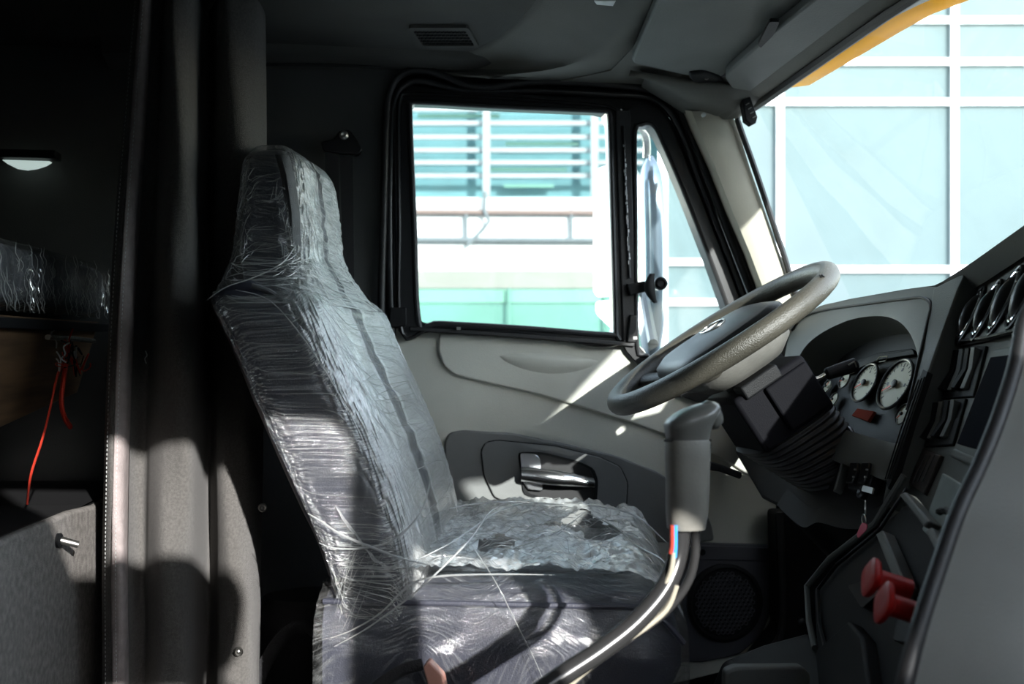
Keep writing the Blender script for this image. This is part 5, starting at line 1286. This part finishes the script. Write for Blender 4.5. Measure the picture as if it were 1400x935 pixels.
# building with glazed grid seen through windscreen and vent window
D0 = 12.0
vx = Vector((cy_, -sy_, 0)); vy = Vector((sy_, cy_, 0))
def rect(x0, y0, x1, y1, D, th=.05):
    return [PD(x0, y0, D), PD(x1, y0, D), PD(x1, y1, D), PD(x0, y1, D)], vy * th
bd_ = thing('glazed_building', 'white framed building with large pale teal glass panels seen through the windscreen', 'building', PD(1150, 560, D0))
bd_.location.z = -1.4; LOC[bd_.name] = Vector(bd_.location)
xs = [908, 1067, 1306, 1545, 1790]; ys = [-330, -90, 27, 84, 139, 368, 600]
for i in range(len(xs) - 1):
    rows = [-330, -90, 27, 84, 139, 368, 600] if i else [-330, -90, 27, 139, 358, 413, 475, 600]
    for j in range(len(rows) - 1):
        p, d = rect(xs[i], rows[j], xs[i + 1], rows[j + 1], D0 + .06); MB().prism(p, d).build('glass_panel', M['bglass'], bd_, smooth=None)
    for y in rows:
        p, d = rect(xs[i], y - 4.2, xs[i + 1], y + 4.2, D0); MB().prism(p, d).build('transom', M['bwhite'], bd_, smooth=None)
for x in xs:
    p, d = rect(x - 4.4, -330, x + 4.4, 600, D0 - .02); MB().prism(p, d).build('mullion', M['bwhite'], bd_, smooth=None)
# louvred building through the side window
lv_ = thing('louvred_building', 'teal fronted building with grey louvre slats behind the side window', 'building', PD(700, 500, D0 + 1)); lv_.location.z = -1.4; LOC[lv_.name] = Vector(lv_.location)
p, d = rect(380, -330, 900, 600, D0 + .5); MB().prism(p, d).build('wall_face', M['bteal'], lv_, smooth=None)
for k, y in enumerate((-60, -40, -20, 0, 20, 40, 60, 80, 100, 120, 149, 168, 187, 205, 222, 240)):
    p, d = rect(400, y - 3, 880, y + 3, D0 + .2); MB().prism(p, d).build('slat', M['slat'], lv_, smooth=None)
for x in (520, 665, 813):
    p, d = rect(x - 5, -330, x + 5, 268, D0 + .1, .04); MB().prism(p, d).build('post', M['slat'], lv_, smooth=None)
for y in (158, 196, 231, 254):
    x0 = random.randint(560, 700); p, d = rect(x0, y - 2, x0 + random.randint(60, 120), y + 2, D0 + .3); MB().prism(p, d).build('shade_gap', M['green'], lv_, smooth=None)
# white canopy / ramp wall with railing
cw = thing('white_parapet', 'bright white parapet wall with thin railing across the side window', 'wall', PD(700, 330, D0 - 1)); cw.location.z = -1.4; LOC[cw.name] = Vector(cw.location)
p, d = rect(380, 270, 905, 640, D0 - 1, .3); MB().prism(p, d).build('parapet', M['parapet'], cw, smooth=None)
for y, m in ((289, 'railp'), (327, 'railg')):
    MB().tube([PD(400, y, D0 - 1.06), PD(890, y + 2, D0 - 1.06)], .03, 8).build('rail', M[m], cw)
for x in (500, 637, 781): MB().tube([PD(x, 286, D0 - 1.06), PD(x, 330, D0 - 1.06)], .02, 8).build('rail_post', M['railg'], cw)
MB().tube([PD(663, 262, D0 - 1.10), PD(662, 288, D0 - 1.10), PD(669, 302, D0 - 1.10), PD(660, 314, D0 - 1.10), PD(640, 334, D0 - 1.10)], .022, 8).build('bent_bracket', M['railg'], cw)
gw = thing('green_barrier', 'green painted barrier with beige coping seen low in the side window', 'barrier', PD(700, 430, D0 - 2)); gw.location.z = -1.4; LOC[gw.name] = Vector(gw.location)
p, d = rect(380, 370, 905, 394, D0 - 2, .3); MB().prism(p, d).build('coping', M['beige'], gw, smooth=None)
p, d = rect(380, 394, 905, 414, D0 - 1.98, .2); MB().prism(p, d).build('upper_band', M['green_l'], gw, smooth=None)
p, d = rect(380, 414, 905, 640, D0 - 1.96, .2); MB().prism(p, d).build('lower_band', M['green'], gw, smooth=None)
for x in (440, 550, 696, 830): MB().tube([PD(x, 394, D0 - 2.05), PD(x, 470, D0 - 2.05)], .015, 6).build('seam_strip', M['green'], gw)

pm = thing('side_mirror', 'passenger side exterior mirror outside the near window, out of the frame', 'mirror', (.42, -.47, 1.2))
MB().prism([Vector((x / 1000, -.47, z / 1000)) for x, z in rounded([(240, 1180), (555, 1160), (575, 1300), (540, 1350), (330, 1350), (250, 1300)], 60)], (0, -.08, 0)).build('mirror_shell', M['black_gloss'], pm, bevel=.01)
MB().tube([(.5, -.5, 1.18), (.62, -.40, 1.0), (.7, -.16, .9)], .015, 8).build('mirror_arm', M['black_gloss'], pm)

# added unseen blocker: cuts low sky and ground light, top stays below the sun
wh2 = thing('yard_light_blocker', 'long low grey block added out of the frame across the yard to keep light from the cab', 'light blocker', (2, -9.6, -1.4))
MB().box((4, -9.6, 1.2), (24, .5, 2.6)).build('blocker_wall', M['slat'], wh2, smooth=None)
MB().prism([(-20, -10.3, 3.8), (-20, -8.8, 3.8), (-20, -9.6, 4.1)], (48, 0, 0)).build('blocker_roof', M['wall'], wh2, smooth=None)
